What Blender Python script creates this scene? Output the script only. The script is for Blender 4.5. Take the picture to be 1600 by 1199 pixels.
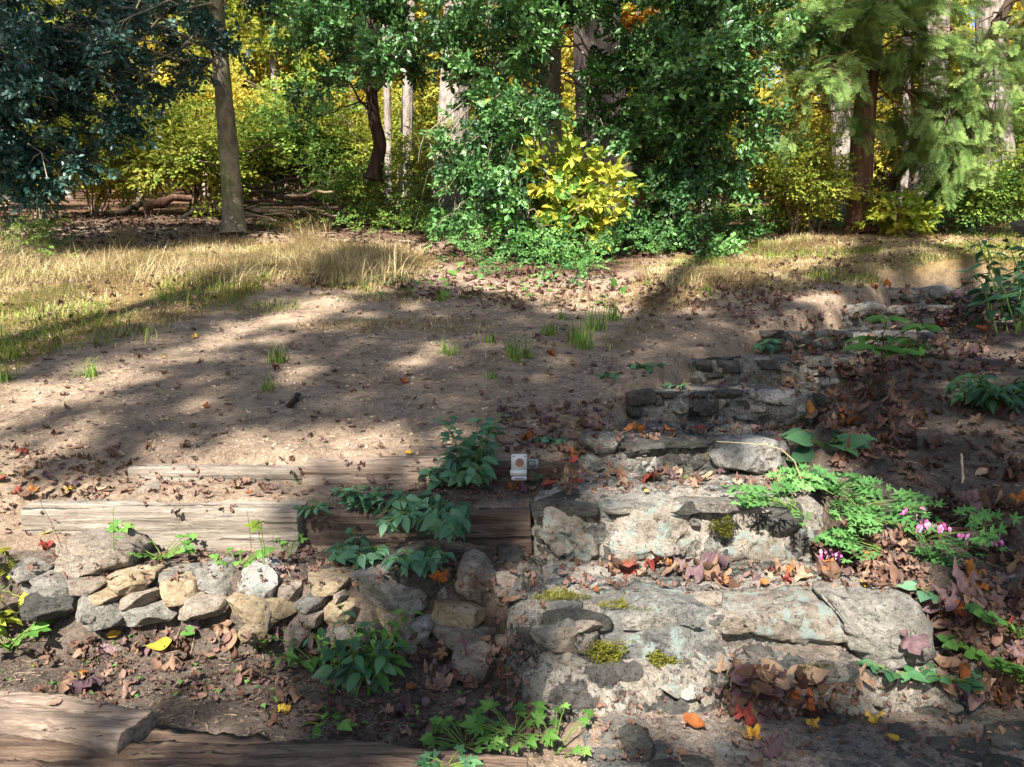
import bpy, math
import numpy as np
from mathutils import Vector

for o in list(bpy.data.objects):
    bpy.data.objects.remove(o, do_unlink=True)
SC = bpy.context.scene
COL = SC.collection

# ------------------------------------------------------------------ camera, world, sun
F = 1209.0                      # focal length in photo pixels (1600 wide)
PITCH = math.radians(4.26)
cd = bpy.data.cameras.new('camera'); cam = bpy.data.objects.new('camera', cd); COL.objects.link(cam)
cd.sensor_width = 36; cd.lens = 36 * F / 1600; cd.clip_end = 600; cd.clip_start = 0.05
cam.location = (0, 0, 0); cam.rotation_euler = (math.pi / 2 - PITCH, 0, 0)
SC.camera = cam
ELEV = math.radians(41); AZ = math.radians(19)      # light travels away from the camera, to the right
LD = Vector((math.sin(AZ) * math.cos(ELEV), math.cos(AZ) * math.cos(ELEV), -math.sin(ELEV)))
w = bpy.data.worlds.new('World'); SC.world = w; w.use_nodes = True
nt = w.node_tree; bg = nt.nodes['Background']
sky = nt.nodes.new('ShaderNodeTexSky'); sky.sky_type = 'NISHITA'; sky.sun_disc = False
sky.sun_elevation = ELEV; sky.sun_rotation = math.pi + AZ
nt.links.new(sky.outputs[0], bg.inputs[0]); bg.inputs[1].default_value = 0.058
sl = bpy.data.lights.new('sun', 'SUN'); sl.energy = 5.0; sl.angle = math.radians(0.5); sl.color = (1.0, .96, .90)
so = bpy.data.objects.new('sun', sl); COL.objects.link(so); so.rotation_euler = LD.to_track_quat('-Z', 'Y').to_euler()
so.location = (-10, -30, 25)
SC.view_settings.view_transform = 'Standard'; SC.view_settings.look = 'None'
SC.view_settings.exposure = 2.2; SC.view_settings.gamma = 1
SC.render.resolution_x = 1024; SC.render.resolution_y = 767
SUN = -np.array(LD)

# ------------------------------------------------------------------ numpy helpers
def RS(s): return np.random.RandomState(s)
CP, SP = math.cos(PITCH), math.sin(PITCH)
def ray(px, py):
    a = (px - 800) / F; b = (600 - py) / F           # right, up in camera space, forward 1
    return np.array([a, CP + b * SP, -SP + b * CP])
def P(px, py, Y):
    r = ray(px, py); return r * (Y / r[1])
def project(p):
    p = np.asarray(p, float)
    d = p[..., 1] * CP - p[..., 2] * SP; u = p[..., 1] * SP + p[..., 2] * CP
    d = np.where(d < .05, .05, d)
    return 800 + F * p[..., 0] / d, 600 - F * u / d, d
def inpoly(x, y, poly):
    poly = np.asarray(poly, float).reshape(-1, 2); c = np.zeros(np.shape(x), bool); n = len(poly)
    for i in range(n):
        x1, y1 = poly[i]; x2, y2 = poly[(i + 1) % n]
        if y1 == y2: continue
        c ^= ((y1 > y) != (y2 > y)) & (x < (x2 - x1) * (y - y1) / (y2 - y1) + x1)
    return c
def _h(a, b, c):
    n = (a.astype(np.int64) * 73856093) ^ (b.astype(np.int64) * 19349663) ^ (c.astype(np.int64) * 83492791)
    n = (n ^ (n >> 13)) * 1274126177 & 0x7fffffff
    n = (n ^ (n >> 15)) * 668265263 & 0x7fffffff
    return (n & 0xffff) / 65535.0
def vnoise(x, y, z):
    x, y, z = np.broadcast_arrays(x, y, z)
    i, j, k = np.floor(x), np.floor(y), np.floor(z); u, v, t = x - i, y - j, z - k
    u = u * u * (3 - 2 * u); v = v * v * (3 - 2 * v); t = t * t * (3 - 2 * t)
    r = 0
    for di in (0, 1):
        for dj in (0, 1):
            for dk in (0, 1):
                r = r + _h(i + di, j + dj, k + dk) * (u if di else 1 - u) * (v if dj else 1 - v) * (t if dk else 1 - t)
    return r * 2 - 1
def fbm(x, y, z, o=4):
    s = 0; a = 1.0
    for q in range(o):
        s = s + a * vnoise(x + 17.3 * q, y - 9.1 * q, z + 4.7 * q); a *= .5; x = x * 2.03; y = y * 2.03; z = z * 2.03
    return s / 1.6
def sstep(a, b, x):
    t = np.clip((x - a) / (b - a), 0, 1); return t * t * (3 - 2 * t)
def nrm(v):
    v = np.asarray(v, float); return v / (np.linalg.norm(v, axis=-1, keepdims=True) + 1e-9)

class MB:
    def __init__(s): s.V = []; s.L = []; s.S = []; s.R = []; s.n = 0
    def add(s, V, loops, sizes, rnd=None):
        V = np.asarray(V, float).reshape(-1, 3)
        s.V.append(V); s.L.append(np.asarray(loops, np.int64) + s.n); s.S.append(np.asarray(sizes, np.int64))
        s.R.append(np.full(len(sizes), .5) if rnd is None else np.asarray(rnd, float)); s.n += len(V)
    def grid(s, G, closeu=False, closev=False, rnd=.5):
        nu, nv = G.shape[:2]
        iu = np.arange(nu if closeu else nu - 1); iv = np.arange(nv if closev else nv - 1)
        A, B = np.meshgrid(iu, iv, indexing='ij'); A2 = (A + 1) % nu; B2 = (B + 1) % nv
        q = np.stack([A * nv + B, A2 * nv + B, A2 * nv + B2, A * nv + B2], -1).reshape(-1)
        m = len(q) // 4
        s.add(G.reshape(-1, 3), q, np.full(m, 4), np.full(m, rnd))
    def tube(s, pts, rad, n=8, rnd=.5, rough=0, cap=True):
        pts = np.asarray(pts, float); m = len(pts); rad = np.broadcast_to(np.asarray(rad, float), (m,))
        t = nrm(np.gradient(pts, axis=0)); ref = np.array([.31, .17, .93]) if abs(t[0][2]) < .8 else np.array([.9, .3, .1])
        u = nrm(np.cross(t, ref)); v = np.cross(t, u)
        a = np.linspace(0, 2 * np.pi, n, endpoint=False)
        G = pts[:, None] + rad[:, None, None] * (np.cos(a)[None, :, None] * u[:, None] + np.sin(a)[None, :, None] * v[:, None])
        if rough:
            d = G - pts[:, None]
            f = 1 + rough * fbm(G[..., 0] * 6 / max(rad[0] * 8, .1), G[..., 1] * 6 / max(rad[0] * 8, .1), G[..., 2] * 1.5 / max(rad[0] * 8, .1))
            G = pts[:, None] + d * f[..., None]
        s.grid(G, closev=True, rnd=rnd)
        if cap:
            for e in (0, m - 1):
                o = np.vstack([G[e], G[e].mean(0)[None]]); k = np.arange(n)
                s.add(o, np.stack([k, (k + 1) % n, np.full(n, n)], -1).reshape(-1), np.full(n, 3), np.full(n, rnd))
    def place(s, T, O, fwd, nor, sc, rnd):
        V, L, S, R = T; N = len(O)
        if N == 0: return
        f = nrm(fwd); x = nrm(np.cross(f, nor)); z = np.cross(x, f)
        sc = np.broadcast_to(np.asarray(sc, float), (N,))[:, None, None]
        W = (V[None, :, 0, None] * x[:, None] + V[None, :, 1, None] * f[:, None] + V[None, :, 2, None] * z[:, None]) * sc + np.asarray(O)[:, None]
        L2 = (L[None] + (np.arange(N) * len(V))[:, None]).reshape(-1)
        rr = np.broadcast_to(np.asarray(rnd, float), (N,))[:, None]
        s.add(W, L2, np.tile(S, N), np.clip(rr * .55 + R[None] * .45, 0, 1).reshape(-1))
    def template(s, norm=False):
        return (np.vstack(s.V), np.concatenate(s.L), np.concatenate(s.S), np.concatenate(s.R))
    def mesh(s, name, off=(0, 0, 0), smooth=True):
        V = np.vstack(s.V) - np.asarray(off)[None]; L = np.concatenate(s.L); S = np.concatenate(s.S); R = np.concatenate(s.R)
        me = bpy.data.meshes.new(name); me.vertices.add(len(V)); me.vertices.foreach_set('co', V.astype(np.float32).ravel())
        me.loops.add(len(L)); me.loops.foreach_set('vertex_index', L.astype(np.int32))
        me.polygons.add(len(S)); st = np.concatenate([[0], np.cumsum(S)[:-1]])
        me.polygons.foreach_set('loop_start', st.astype(np.int32)); me.polygons.foreach_set('loop_total', S.astype(np.int32))
        me.polygons.foreach_set('use_smooth', np.full(len(S), smooth))
        a = me.attributes.new('rnd', 'FLOAT', 'FACE'); a.data.foreach_set('value', R.astype(np.float32))
        me.update(calc_edges=True)
        return me

def thing(name, label, cat, loc=(0, 0, 0), group=None):
    o = bpy.data.objects.new(name, None); COL.objects.link(o); o.location = loc; o.empty_display_size = .1
    o['label'] = label; o['category'] = cat
    if group: o['group'] = group
    return o
def obj(name, mb, mat, parent=None, smooth=True, label=None, cat=None, group=None, kind=None, origin=None):
    if parent is not None: off = np.array(parent['_w']) if '_w' in parent else np.array(parent.location)
    elif origin is not None: off = np.array(origin)
    else:
        V = np.vstack(mb.V); off = np.array([V[:, 0].mean(), V[:, 1].mean(), V[:, 2].min()])
    me = mb.mesh(name, off, smooth); me.materials.append(mat)
    o = bpy.data.objects.new(name, me); COL.objects.link(o)
    if parent is not None: o.parent = parent
    else: o.location = off
    if label: o['label'] = label
    if cat: o['category'] = cat
    if group: o['group'] = group
    if kind: o['kind'] = kind
    return o
def sub(name, mb, mat, part, smooth=True):     # sub-part: part sits at its thing's origin
    off = np.array(part.parent.location); me = mb.mesh(name, off, smooth); me.materials.append(mat)
    o = bpy.data.objects.new(name, me); COL.objects.link(o); o.parent = part; return o

# ------------------------------------------------------------------ materials
def C(h):
    v = [int(h[i:i + 2], 16) / 255 for i in (1, 3, 5)]
    return tuple((c / 12.92 if c <= .04045 else ((c + .055) / 1.055) ** 2.4) for c in v) + (1,)
class NT:
    def __init__(s, name):
        s.m = bpy.data.materials.new(name); s.m.use_nodes = True; s.t = s.m.node_tree; s.b = s.t.nodes['Principled BSDF']
        s.out = s.t.nodes['Material Output']
        s.tc = s.n('ShaderNodeTexCoord'); s.oi = s.n('ShaderNodeObjectInfo')
        s.vec = s.n('ShaderNodeVectorMath'); s.vec.operation = 'ADD'
        sc = s.n('ShaderNodeMath'); sc.operation = 'MULTIPLY'; sc.inputs[1].default_value = 37.
        s.l(s.oi.outputs['Random'], sc.inputs[0]); s.l(s.tc.outputs['Object'], s.vec.inputs[0]); s.l(sc.outputs[0], s.vec.inputs[1])
        s.v = s.vec.outputs[0]
    def n(s, t): return s.t.nodes.new(t)
    def l(s, a, b): s.t.links.new(a, b)
    def noise(s, scale, detail=6, rough=.6, stretch=None, dist=0):
        v = s.v
        if stretch:
            mp = s.n('ShaderNodeMapping'); mp.inputs['Scale'].default_value = stretch; s.l(v, mp.inputs[0]); v = mp.outputs[0]
        x = s.n('ShaderNodeTexNoise'); x.inputs['Scale'].default_value = scale; x.inputs['Detail'].default_value = detail
        x.inputs['Roughness'].default_value = rough; x.inputs['Distortion'].default_value = dist; s.l(v, x.inputs['Vector']); return x.outputs['Fac']
    def vor(s, scale, feat='F1'):
        x = s.n('ShaderNodeTexVoronoi'); x.inputs['Scale'].default_value = scale; x.feature = feat; s.l(s.v, x.inputs['Vector']); return x.outputs['Distance']
    def ramp(s, f, stops):
        r = s.n('ShaderNodeValToRGB'); e = r.color_ramp.elements
        while len(e) < len(stops): e.new(.5)
        for q, (p, c) in zip(e, stops): q.position = p; q.color = c if isinstance(c, tuple) else (C(c) if isinstance(c, str) else (c, c, c, 1))
        s.l(f, r.inputs[0]); return r.outputs[0]
    def mix(s, f, a, b, mode='MIX'):
        x = s.n('ShaderNodeMix'); x.data_type = 'RGBA'; x.blend_type = mode
        for i, k in ((0, f), (6, a), (7, b)):
            if isinstance(k, (int, float)): x.inputs[i].default_value = k if i == 0 else (k, k, k, 1)
            elif isinstance(k, tuple): x.inputs[i].default_value = k
            elif isinstance(k, str): x.inputs[i].default_value = C(k)
            else: s.l(k, x.inputs[i])
        return x.outputs[2]
    def math(s, op, a, b=0.):
        x = s.n('ShaderNodeMath'); x.operation = op
        for i, k in enumerate((a, b)):
            if isinstance(k, (int, float)): x.inputs[i].default_value = k
            else: s.l(k, x.inputs[i])
        return x.outputs[0]
    def attr(s, n):
        x = s.n('ShaderNodeAttribute'); x.attribute_name = n; return x.outputs['Fac']
    def bump(s, h, d=.01, st=1):
        x = s.n('ShaderNodeBump'); x.inputs['Distance'].default_value = d; x.inputs['Strength'].default_value = st; s.l(h, x.inputs['Height'])
        s.l(x.outputs[0], s.b.inputs['Normal']); return x
    def fin(s, col, rough=.9, spec=.3):
        s.l(col, s.b.inputs['Base Color']); s.b.inputs['Roughness'].default_value = rough
        s.b.inputs['Specular IOR Level'].default_value = spec; return s.m

def leafmat(name, stops, trans=.3, rough=.6, spec=.3, objrand=False, bumpy=False):
    s = NT(name); f = s.oi.outputs['Random'] if objrand else s.attr('rnd')
    n = len(stops); c = s.ramp(f, [(i / max(1, n - 1), k) for i, k in enumerate(stops)])
    nz = s.noise(60, 3); c = s.mix(.25, c, s.ramp(nz, [(.3, .35), (.7, 1.)]), 'MULTIPLY')
    if objrand: c = s.mix(.8, c, s.ramp(s.noise(3.5, 8, .7), [(.36, .45), (.5, .9), (.64, 1.25)]), 'MULTIPLY')
    c = s.mix(s.ramp(s.noise(14, 6, .7), [(.62, 0.), (.72, .45)]), c, '#5c4a26')
    s.fin(c, min(.9, rough + .1), spec * .7)
    if bumpy: s.bump(s.noise(90, 4), .002, .8)
    tr = s.n('ShaderNodeBsdfTranslucent'); s.l(c, tr.inputs[0]); mx = s.n('ShaderNodeMixShader'); mx.inputs[0].default_value = trans
    s.l(s.b.outputs[0], mx.inputs[1]); s.l(tr.outputs[0], mx.inputs[2]); s.l(mx.outputs[0], s.out.inputs[0]); return s.m
def barkmat(name, a, b, c, scale=9, st=(1, 1, .18), d=.02, moss=None):
    s = NT(name); n1 = s.noise(scale, 8, .65, st, .4); n2 = s.noise(2.5, 4)
    col = s.ramp(n1, [(.3, a), (.5, b), (.72, c)]); col = s.mix(.35, col, s.ramp(n2, [(.35, .4), (.65, 1.)]), 'MULTIPLY')
    if moss: col = s.mix(s.ramp(s.noise(3, 5), [(.55, 0.), (.68, .8)]), col, moss)
    s.bump(n1, d, 1); return s.fin(col, .92, .15)
def stonemat(name, a, b, c, lichen=.0, moss=.0, dark=.3, band=False):
    s = NT(name); crev = s.noise(34, 12, .8)
    big = s.noise(6, 6, .6); med = s.noise(22, 10, .72, (1, 1, 2.2) if band else None, .6); fine = s.noise(130, 8, .8)
    col = s.ramp(s.math('ADD', s.math('MULTIPLY', big, .45), s.math('MULTIPLY', med, .55)), [(.36, a), (.5, b), (.64, c)])
    col = s.mix(.75, col, s.ramp(fine, [(.3, .42), (.5, .85), (.7, 1.3)]), 'MULTIPLY')
    col = s.mix(.85, col, s.ramp(crev, [(.36, .3), (.44, .9), (.6, 1.12)]), 'MULTIPLY')
    pit = s.ramp(s.noise(60, 5, .65), [(.36, .18), (.425, 1.)]); col = s.mix(.85, col, pit, 'MULTIPLY')
    if dark: col = s.mix(s.ramp(s.noise(8, 14, .8), [(.545, 0.), (.60, min(1, dark * 1.6))]), col, '#2a2925')
    if lichen: col = s.mix(s.ramp(s.noise(12, 12, .68), [(.66 - .13 * lichen, 0.), (.69 - .13 * lichen, .85)]), col, '#8b978d')
    if moss: col = s.mix(s.ramp(s.noise(5, 11, .7), [(.68 - .2 * moss, 0.), (.76 - .2 * moss, .9)]), col, s.ramp(fine, [(.3, '#3b3f18'), (.7, '#7c7a34')]))
    cr = s.ramp(s.noise(14, 6, .6, (1, 1, 1), 1.), [(.47, 1.), (.5, 0.), (.53, 1.)])
    h = s.math('ADD', s.math('ADD', s.math('MULTIPLY', med, .8), s.math('MULTIPLY', crev, .6)), s.math('ADD', s.math('MULTIPLY', fine, .45), s.math('MULTIPLY', cr, .06)))
    s.bump(h, .045, 1); return s.fin(col, .93, .2)
def mortarmat(name, a, b, c, scale=7., lichen=.2, moss=.2, dark=.5):
    s = NT(name); fine = s.noise(120, 8, .8); med = s.noise(24, 12, .75); crev = s.noise(30, 12, .8)
    wv = s.n('ShaderNodeTexNoise'); wv.inputs['Scale'].default_value = 5; wv.inputs['Detail'].default_value = 6; s.l(s.v, wv.inputs['Vector'])
    ad = s.n('ShaderNodeVectorMath'); ad.operation = 'MULTIPLY_ADD'; s.l(wv.outputs['Color'], ad.inputs[0]); ad.inputs[1].default_value = (.22, .22, .22); s.l(s.v, ad.inputs[2])
    mp = s.n('ShaderNodeMapping'); mp.inputs['Scale'].default_value = (1, 1.2, 2.1); s.l(ad.outputs[0], mp.inputs[0])
    def vor(f):
        x = s.n('ShaderNodeTexVoronoi'); x.inputs['Scale'].default_value = scale; x.feature = f; s.l(mp.outputs[0], x.inputs['Vector']); return x
    edge = vor('DISTANCE_TO_EDGE').outputs['Distance']; cell = vor('F1').outputs['Color']
    sp = s.n('ShaderNodeSeparateColor'); s.l(cell, sp.inputs[0])
    col = s.ramp(s.math('ADD', s.math('MULTIPLY', med, .6), s.math('MULTIPLY', fine, .4)), [(.36, a), (.5, b), (.64, c)])
    st_ = s.ramp(sp.outputs[0], [(0., '#57544e'), (.3, '#716c65'), (.6, '#8c8478'), (.8, '#787b76'), (1., '#968a79')])
    st_ = s.mix(.7, st_, s.ramp(med, [(.35, .5), (.65, 1.25)]), 'MULTIPLY')
    on = s.math('MULTIPLY', s.ramp(edge, [(.05, 0.), (.085, 1.)]), s.ramp(sp.outputs[1], [(.42, 0.), (.46, 1.)]))
    col = s.mix(on, col, st_)
    col = s.mix(.85, col, s.ramp(crev, [(.37, .28), (.45, .9), (.6, 1.12)]), 'MULTIPLY'); col = s.mix(.6, col, s.ramp(fine, [(.3, .5), (.5, .9), (.7, 1.25)]), 'MULTIPLY')
    col = s.mix(.85, col, s.ramp(s.noise(55, 5, .65), [(.37, .18), (.43, 1.)]), 'MULTIPLY')
    col = s.mix(s.ramp(s.noise(8, 14, .8), [(.535, 0.), (.59, dark)]), col, '#262520')
    col = s.mix(s.ramp(s.noise(12, 12, .68), [(.66 - .13 * lichen, 0.), (.69 - .13 * lichen, .85)]), col, '#8b978d')
    col = s.mix(s.ramp(s.noise(5, 11, .7), [(.68 - .2 * moss, 0.), (.76 - .2 * moss, .9)]), col, s.ramp(fine, [(.3, '#3b3f18'), (.7, '#7c7a34')]))
    h = s.math('ADD', s.math('ADD', s.math('MULTIPLY', med, .8), s.math('MULTIPLY', crev, .6)), s.math('ADD', s.math('MULTIPLY', on, .35), s.math('MULTIPLY', fine, .4)))
    s.bump(h, .045, 1); return s.fin(col, .93, .2)
def woodmat(name, a, b, c):
    s = NT(name); g = s.noise(8, 12, .75, (.3, 9, 9), .3); g2 = s.noise(5, 8, .6, (.12, 12, 12)); bl = s.noise(2.2, 6)
    col = s.ramp(g, [(.32, a), (.5, b), (.68, c)])
    cr = s.ramp(g2, [(.33, .15), (.38, 1.)]); col = s.mix(.8, col, cr, 'MULTIPLY'); col = s.mix(.45, col, s.ramp(bl, [(.3, .42), (.7, 1.1)]), 'MULTIPLY')
    h = s.math('ADD', s.math('MULTIPLY', cr, .8), g); s.bump(s.math('ADD', h, s.math('MULTIPLY', s.noise(60, 8, .8, (.3, 1, 1)), .5)), .02, 1); return s.fin(col, .9, .15)

M = {}
M['holly'] = leafmat('holly_leaf', ['#1d371e', '#31522b', '#50773c', '#7da05a'], .15, .34, .6)
M['holly_shaded'] = leafmat('holly_leaf_shaded', ['#142c27', '#1f3c34', '#325046', '#49685a'], .12, .34, .6)  # bluish shade of the left crowns put into the leaf colour
M['hemlock'] = leafmat('hemlock_needle', ['#2f4a24', '#516c34', '#7a904b', '#a9b474'], .3, .6)
M['yellow'] = leafmat('yellow_leaf', ['#75772a', '#9a9434', '#bdaa42', '#c9a140'], .45, .6)
M['ygreen'] = leafmat('yellow_green_leaf', ['#4a6026', '#6f7e30', '#95983c', '#b5ad4e'], .45, .6)
M['gold'] = leafmat('golden_leaf', ['#80642a', '#ad8430', '#b5702c', '#cda03c'], .45, .6)
M['bigyellow'] = leafmat('shrub_yellow_leaf', ['#4f7028', '#758a2e', '#a3a238', '#bda63e'], .4, .5)
M['undergreen'] = leafmat('understory_leaf', ['#34521f', '#527030', '#728c3a', '#969f45'], .35, .6)
M['ivy'] = leafmat('ivy_leaf', ['#284822', '#38602b', '#517a38', '#728f4a'], .25, .45, .5)
M['herb_blue'] = leafmat('blue_green_leaf', ['#2d4a34', '#3c5f42', '#507255', '#6b8a69'], .25, .5, .4)
M['herb_green'] = leafmat('fresh_green_leaf', ['#34571f', '#466d2b', '#5e8638', '#7f9f4a'], .35, .5, .4)
M['herb_dark'] = leafmat('dark_green_leaf', ['#1e3a24', '#2a4b2d', '#3a5f39', '#4f7345'], .2, .45, .5)
M['heart'] = leafmat('bleeding_heart_leaf', ['#31562c', '#456f38', '#5f8848', '#7ea25c'], .35, .55)
M['fernyellow'] = leafmat('fern_leaf', ['#6d7c22', '#8f9832', '#aaa63e', '#b9a23c'], .4, .6)
M['pink'] = leafmat('pink_flower', ['#b04f86', '#c46a9e', '#d287b4', '#dda2c6'], .3, .5)
M['drygrass'] = leafmat('dry_grass', ['#7c6c4a', '#98855c', '#b5a178', '#ccbd94'], .3, .7)
M['greengrass'] = leafmat('green_grass', ['#4b5a24', '#66762f', '#84903e', '#a3a257'], .35, .6)
M['grasstuft'] = leafmat('grass_tuft', ['#3d5a20', '#57752a', '#74903a', '#a3a052'], .35, .55)
M['moss'] = leafmat('moss_blade', ['#4c4f18', '#6b6b22', '#84822e', '#97913c'], .3, .8)
LF = {'brown': ['#3a2820', '#4d382c', '#634a3a', '#7a5f4c'], 'purple': ['#483639', '#5a4547', '#6e5757', '#86706c'],
      'orange': ['#74401f', '#8c5226', '#a06a36', '#8c4a2a'], 'yellow': ['#a37e28', '#b59234', '#bfa04a', '#a87c2a'],
      'red': ['#6a2a24', '#7a342a', '#8c4638', '#743228'], 'tan': ['#715745', '#8a6e59', '#a0856b', '#7f6753']}
for k, v in LF.items():
    M['fl_' + k] = leafmat('fallen_leaf_' + k, v, .15, .75, .25, True, True)
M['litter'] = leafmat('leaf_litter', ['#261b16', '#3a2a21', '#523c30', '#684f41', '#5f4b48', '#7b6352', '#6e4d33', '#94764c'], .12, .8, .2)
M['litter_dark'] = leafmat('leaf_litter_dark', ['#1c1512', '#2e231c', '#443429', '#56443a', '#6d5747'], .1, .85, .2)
M['bark_holly'] = barkmat('bark_holly', '#4a4338', '#726a58', '#938b78', 7, (1, 1, .6), .012, '#5c5f3c')
M['bark_grey'] = barkmat('bark_grey', '#2b2521', '#564c43', '#7d7268', 12, (1, 1, .22), .09)
M['bark_pale'] = barkmat('bark_pale', '#4f4740', '#7c7167', '#a3978b', 14, (1, 1, .35), .06)
M['bark_dark'] = barkmat('bark_dark', '#1f1813', '#3a2d25', '#574639', 11, (1, 1, .15), .04)
M['bark_red'] = barkmat('bark_reddish', '#3a281f', '#5c4233', '#7f6350', 12, (1, 1, .12), .04)
M['twig'] = barkmat('twig', '#3f342b', '#66584a', '#8a7a68', 20, (1, 1, 1), .004)
M['twig_pale'] = barkmat('twig_pale', '#7b6a55', '#a08c72', '#bfae92', 20, (1, 1, 1), .004)
M['stem_green'] = leafmat('green_stem', ['#4b5f2a', '#5f7434'], .1)
M['stem_brown'] = leafmat('brown_stem', ['#4c3426', '#6b4c38'], .05)
M['st_grey'] = stonemat('stone_grey', '#6b675f', '#948e82', '#b5afa2', .15, .1, .3, True)
M['st_slate'] = stonemat('stone_slate', '#3a3833', '#54514a', '#716d63', .1, .25, .35, True)
M['st_tan'] = stonemat('stone_tan', '#8f7b5e', '#b59f7e', '#d0bfa0', .25, .05, .15)
M['st_pale'] = stonemat('stone_pale', '#8d877c', '#b3ada1', '#d2ccc2', .35, .0, .35)
M['st_brown'] = stonemat('stone_brown', '#786c5d', '#a09180', '#c0b29e', .2, .1, .2, True)
M['st_lichen'] = stonemat('stone_lichen', '#6f655a', '#968a7b', '#b8ac9c', 1.1, .2, .75)
M['st_buff'] = stonemat('stone_buff', '#7e7263', '#a59a8a', '#c4bbac', .95, .12, .4)
M['st_main'] = stonemat('stone_main', '#54534e', '#7d7b73', '#a5a195', .75, .3, .5, True)
M['mortar'] = mortarmat('mortar', '#7d7468', '#aa9f90', '#cbc2b4', 6., .45, .2, .8)
M['mortar_land'] = mortarmat('mortar_landing', '#75665a', '#9c8b7b', '#bcab9a', 4.2, .1, .05, .5)
M['mortar_grey'] = mortarmat('mortar_grey', '#5c564e', '#857e73', '#a8a196', 8., .4, .4, .95)
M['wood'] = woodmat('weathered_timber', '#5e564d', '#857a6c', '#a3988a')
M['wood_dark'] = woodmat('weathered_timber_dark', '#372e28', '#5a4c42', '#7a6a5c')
M['wood_pink'] = woodmat('weathered_timber_pinkish', '#6e5e52', '#988472', '#b8a591')
M['wood_log'] = woodmat('rotting_timber', '#4a3a32', '#75604f', '#97816b')

def groundmat():
    s = NT('hillside_ground')
    fine = s.noise(70, 10, .75); med = s.noise(9, 8, .65); big = s.noise(1.1, 5); sp = s.noise(220, 4, .8)
    dirt = s.ramp(fine, [(.28, '#68564a'), (.42, '#98826d'), (.56, '#bba389'), (.75, '#dcc7ab')])
    dirt = s.mix(.75, dirt, s.ramp(med, [(.34, .42), (.5, .85), (.62, 1.1)]), 'MULTIPLY'); dirt = s.mix(s.ramp(big, [(.42, 0.), (.6, .4)]), dirt, '#7d6857')
    soil = s.ramp(s.math('ADD', s.math('MULTIPLY', fine, .55), s.math('MULTIPLY', med, .45)), [(.34, '#2a241f'), (.45, '#574b41'), (.57, '#7d6f62'), (.68, '#9a8a7a')])
    grass = s.ramp(s.math('ADD', s.math('MULTIPLY', fine, .6), s.math('MULTIPLY', med, .4)), [(.35, '#4e4126'), (.5, '#87704a'), (.66, '#a8925f')])
    litter = s.ramp(s.noise(26, 8, .7), [(.32, '#2c2019'), (.46, '#54402f'), (.6, '#7c6250'), (.75, '#a3866e')])
    c = s.mix(s.attr('soil'), dirt, soil); c = s.mix(s.attr('grass'), c, grass); c = s.mix(s.attr('litter'), c, litter)
    c = s.mix(.5, c, s.ramp(s.noise(30, 9, .75), [(.36, .45), (.5, .95), (.62, 1.15)]), 'MULTIPLY'); c = s.mix(.5, c, s.ramp(sp, [(.3, .45), (.6, 1.1)]), 'MULTIPLY')
    s.bump(s.math('ADD', fine, s.math('ADD', s.math('MULTIPLY', med, .8), s.math('MULTIPLY', sp, .3))), .035, 1)
    return s.fin(c, .97, .1)
M['ground'] = groundmat()

# ------------------------------------------------------------------ terrain
SY = np.array([2.66, 3.30, 4.00, 4.87, 5.67, 6.50, 7.57, 8.6])
SZ = np.array([-1.015, -.765, -.60, -.43, -.244, -.05, .20, .42])
SXL = np.array([.11, .085, .40, .73, 1.29, 2.1, 3.2, 4.2])
SXR = np.array([1.50, 1.40, 1.50, 1.97, 2.80, 3.8, 4.7, 5.6])
def plane_z(X, Y):
    z = np.where(Y < 14, -.66 + .235 * (Y - 3.9), -.66 + .235 * 10.1 + .2 * (Y - 14))
    z = z + .10 * fbm(X * .35, Y * .35, 0 * X, 3) * sstep(4, 8, Y)
    return z
def gz(X, Y, micro=True):
    X = np.asarray(X, float); Y = np.asarray(Y, float)
    z = plane_z(X, Y)
    # left beds
    e = sstep(-1.6, -2.3, X)                         # far left the terraces fade into a slope
    wd = .04 + .35 * e
    bed = np.full(X.shape, -1.30) + .05 * (Y - 2.2)
    bed = bed + .26 * sstep(2.92 - wd, 2.98 + wd, Y) + .20 * sstep(3.40 - wd, 3.44 + wd, Y) + .13 * sstep(3.78 - wd, 3.86 + wd, Y)
    bed = bed + .22 * np.clip(Y - 3.95, 0, 9)
    zl = np.where(Y < 3.95, bed, np.maximum(z, np.minimum(bed, z + .02)))
    # right bank
    zr = -.66 + .235 * (np.maximum(Y, 2.5) - 3.9) - 0.75 * np.clip(2.62 - Y, 0, .42) + .05 * np.clip(X - 1.6, 0, 6) * sstep(2.4, 4, Y)
    zr = np.where(Y < 8, zr, np.maximum(z, zr) * 0 + z + .05 * np.clip(X - 1.6, 0, 6) * (1 - sstep(8, 13, Y)))
    xm = np.interp(Y, SY, (SXL + SXR) / 2)
    t = sstep(-.35, .35, X - xm)
    z0 = zl * (1 - t) + zr * t
    # stair cutting
    xl = np.interp(Y, SY, SXL); xr = np.interp(Y, SY, SXR)
    k = np.searchsorted(SY, Y - .22) - 1
    tread = np.where(k < 0, -1.33, SZ[np.clip(k, 0, 7)] - .05)
    ins = sstep(-.10, .06, X - xl) * sstep(-.12, .06, xr - X) * (Y < 9.3)
    # landing at the bottom spreads to the right
    land = (Y < 2.55) & (X > .25)
    ins = np.where(land, sstep(.2, .4, X), ins)
    z0 = z0 * (1 - ins) + tread * ins
    if micro:
        z0 = z0 + .022 * fbm(X * 3.4, Y * 3.4, 0 * X + 3, 4) + .006 * fbm(X * 22, Y * 22, 0 * X + 9, 3)
    z0 = np.where(Y < 1.5, z0, z0)
    return z0
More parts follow.
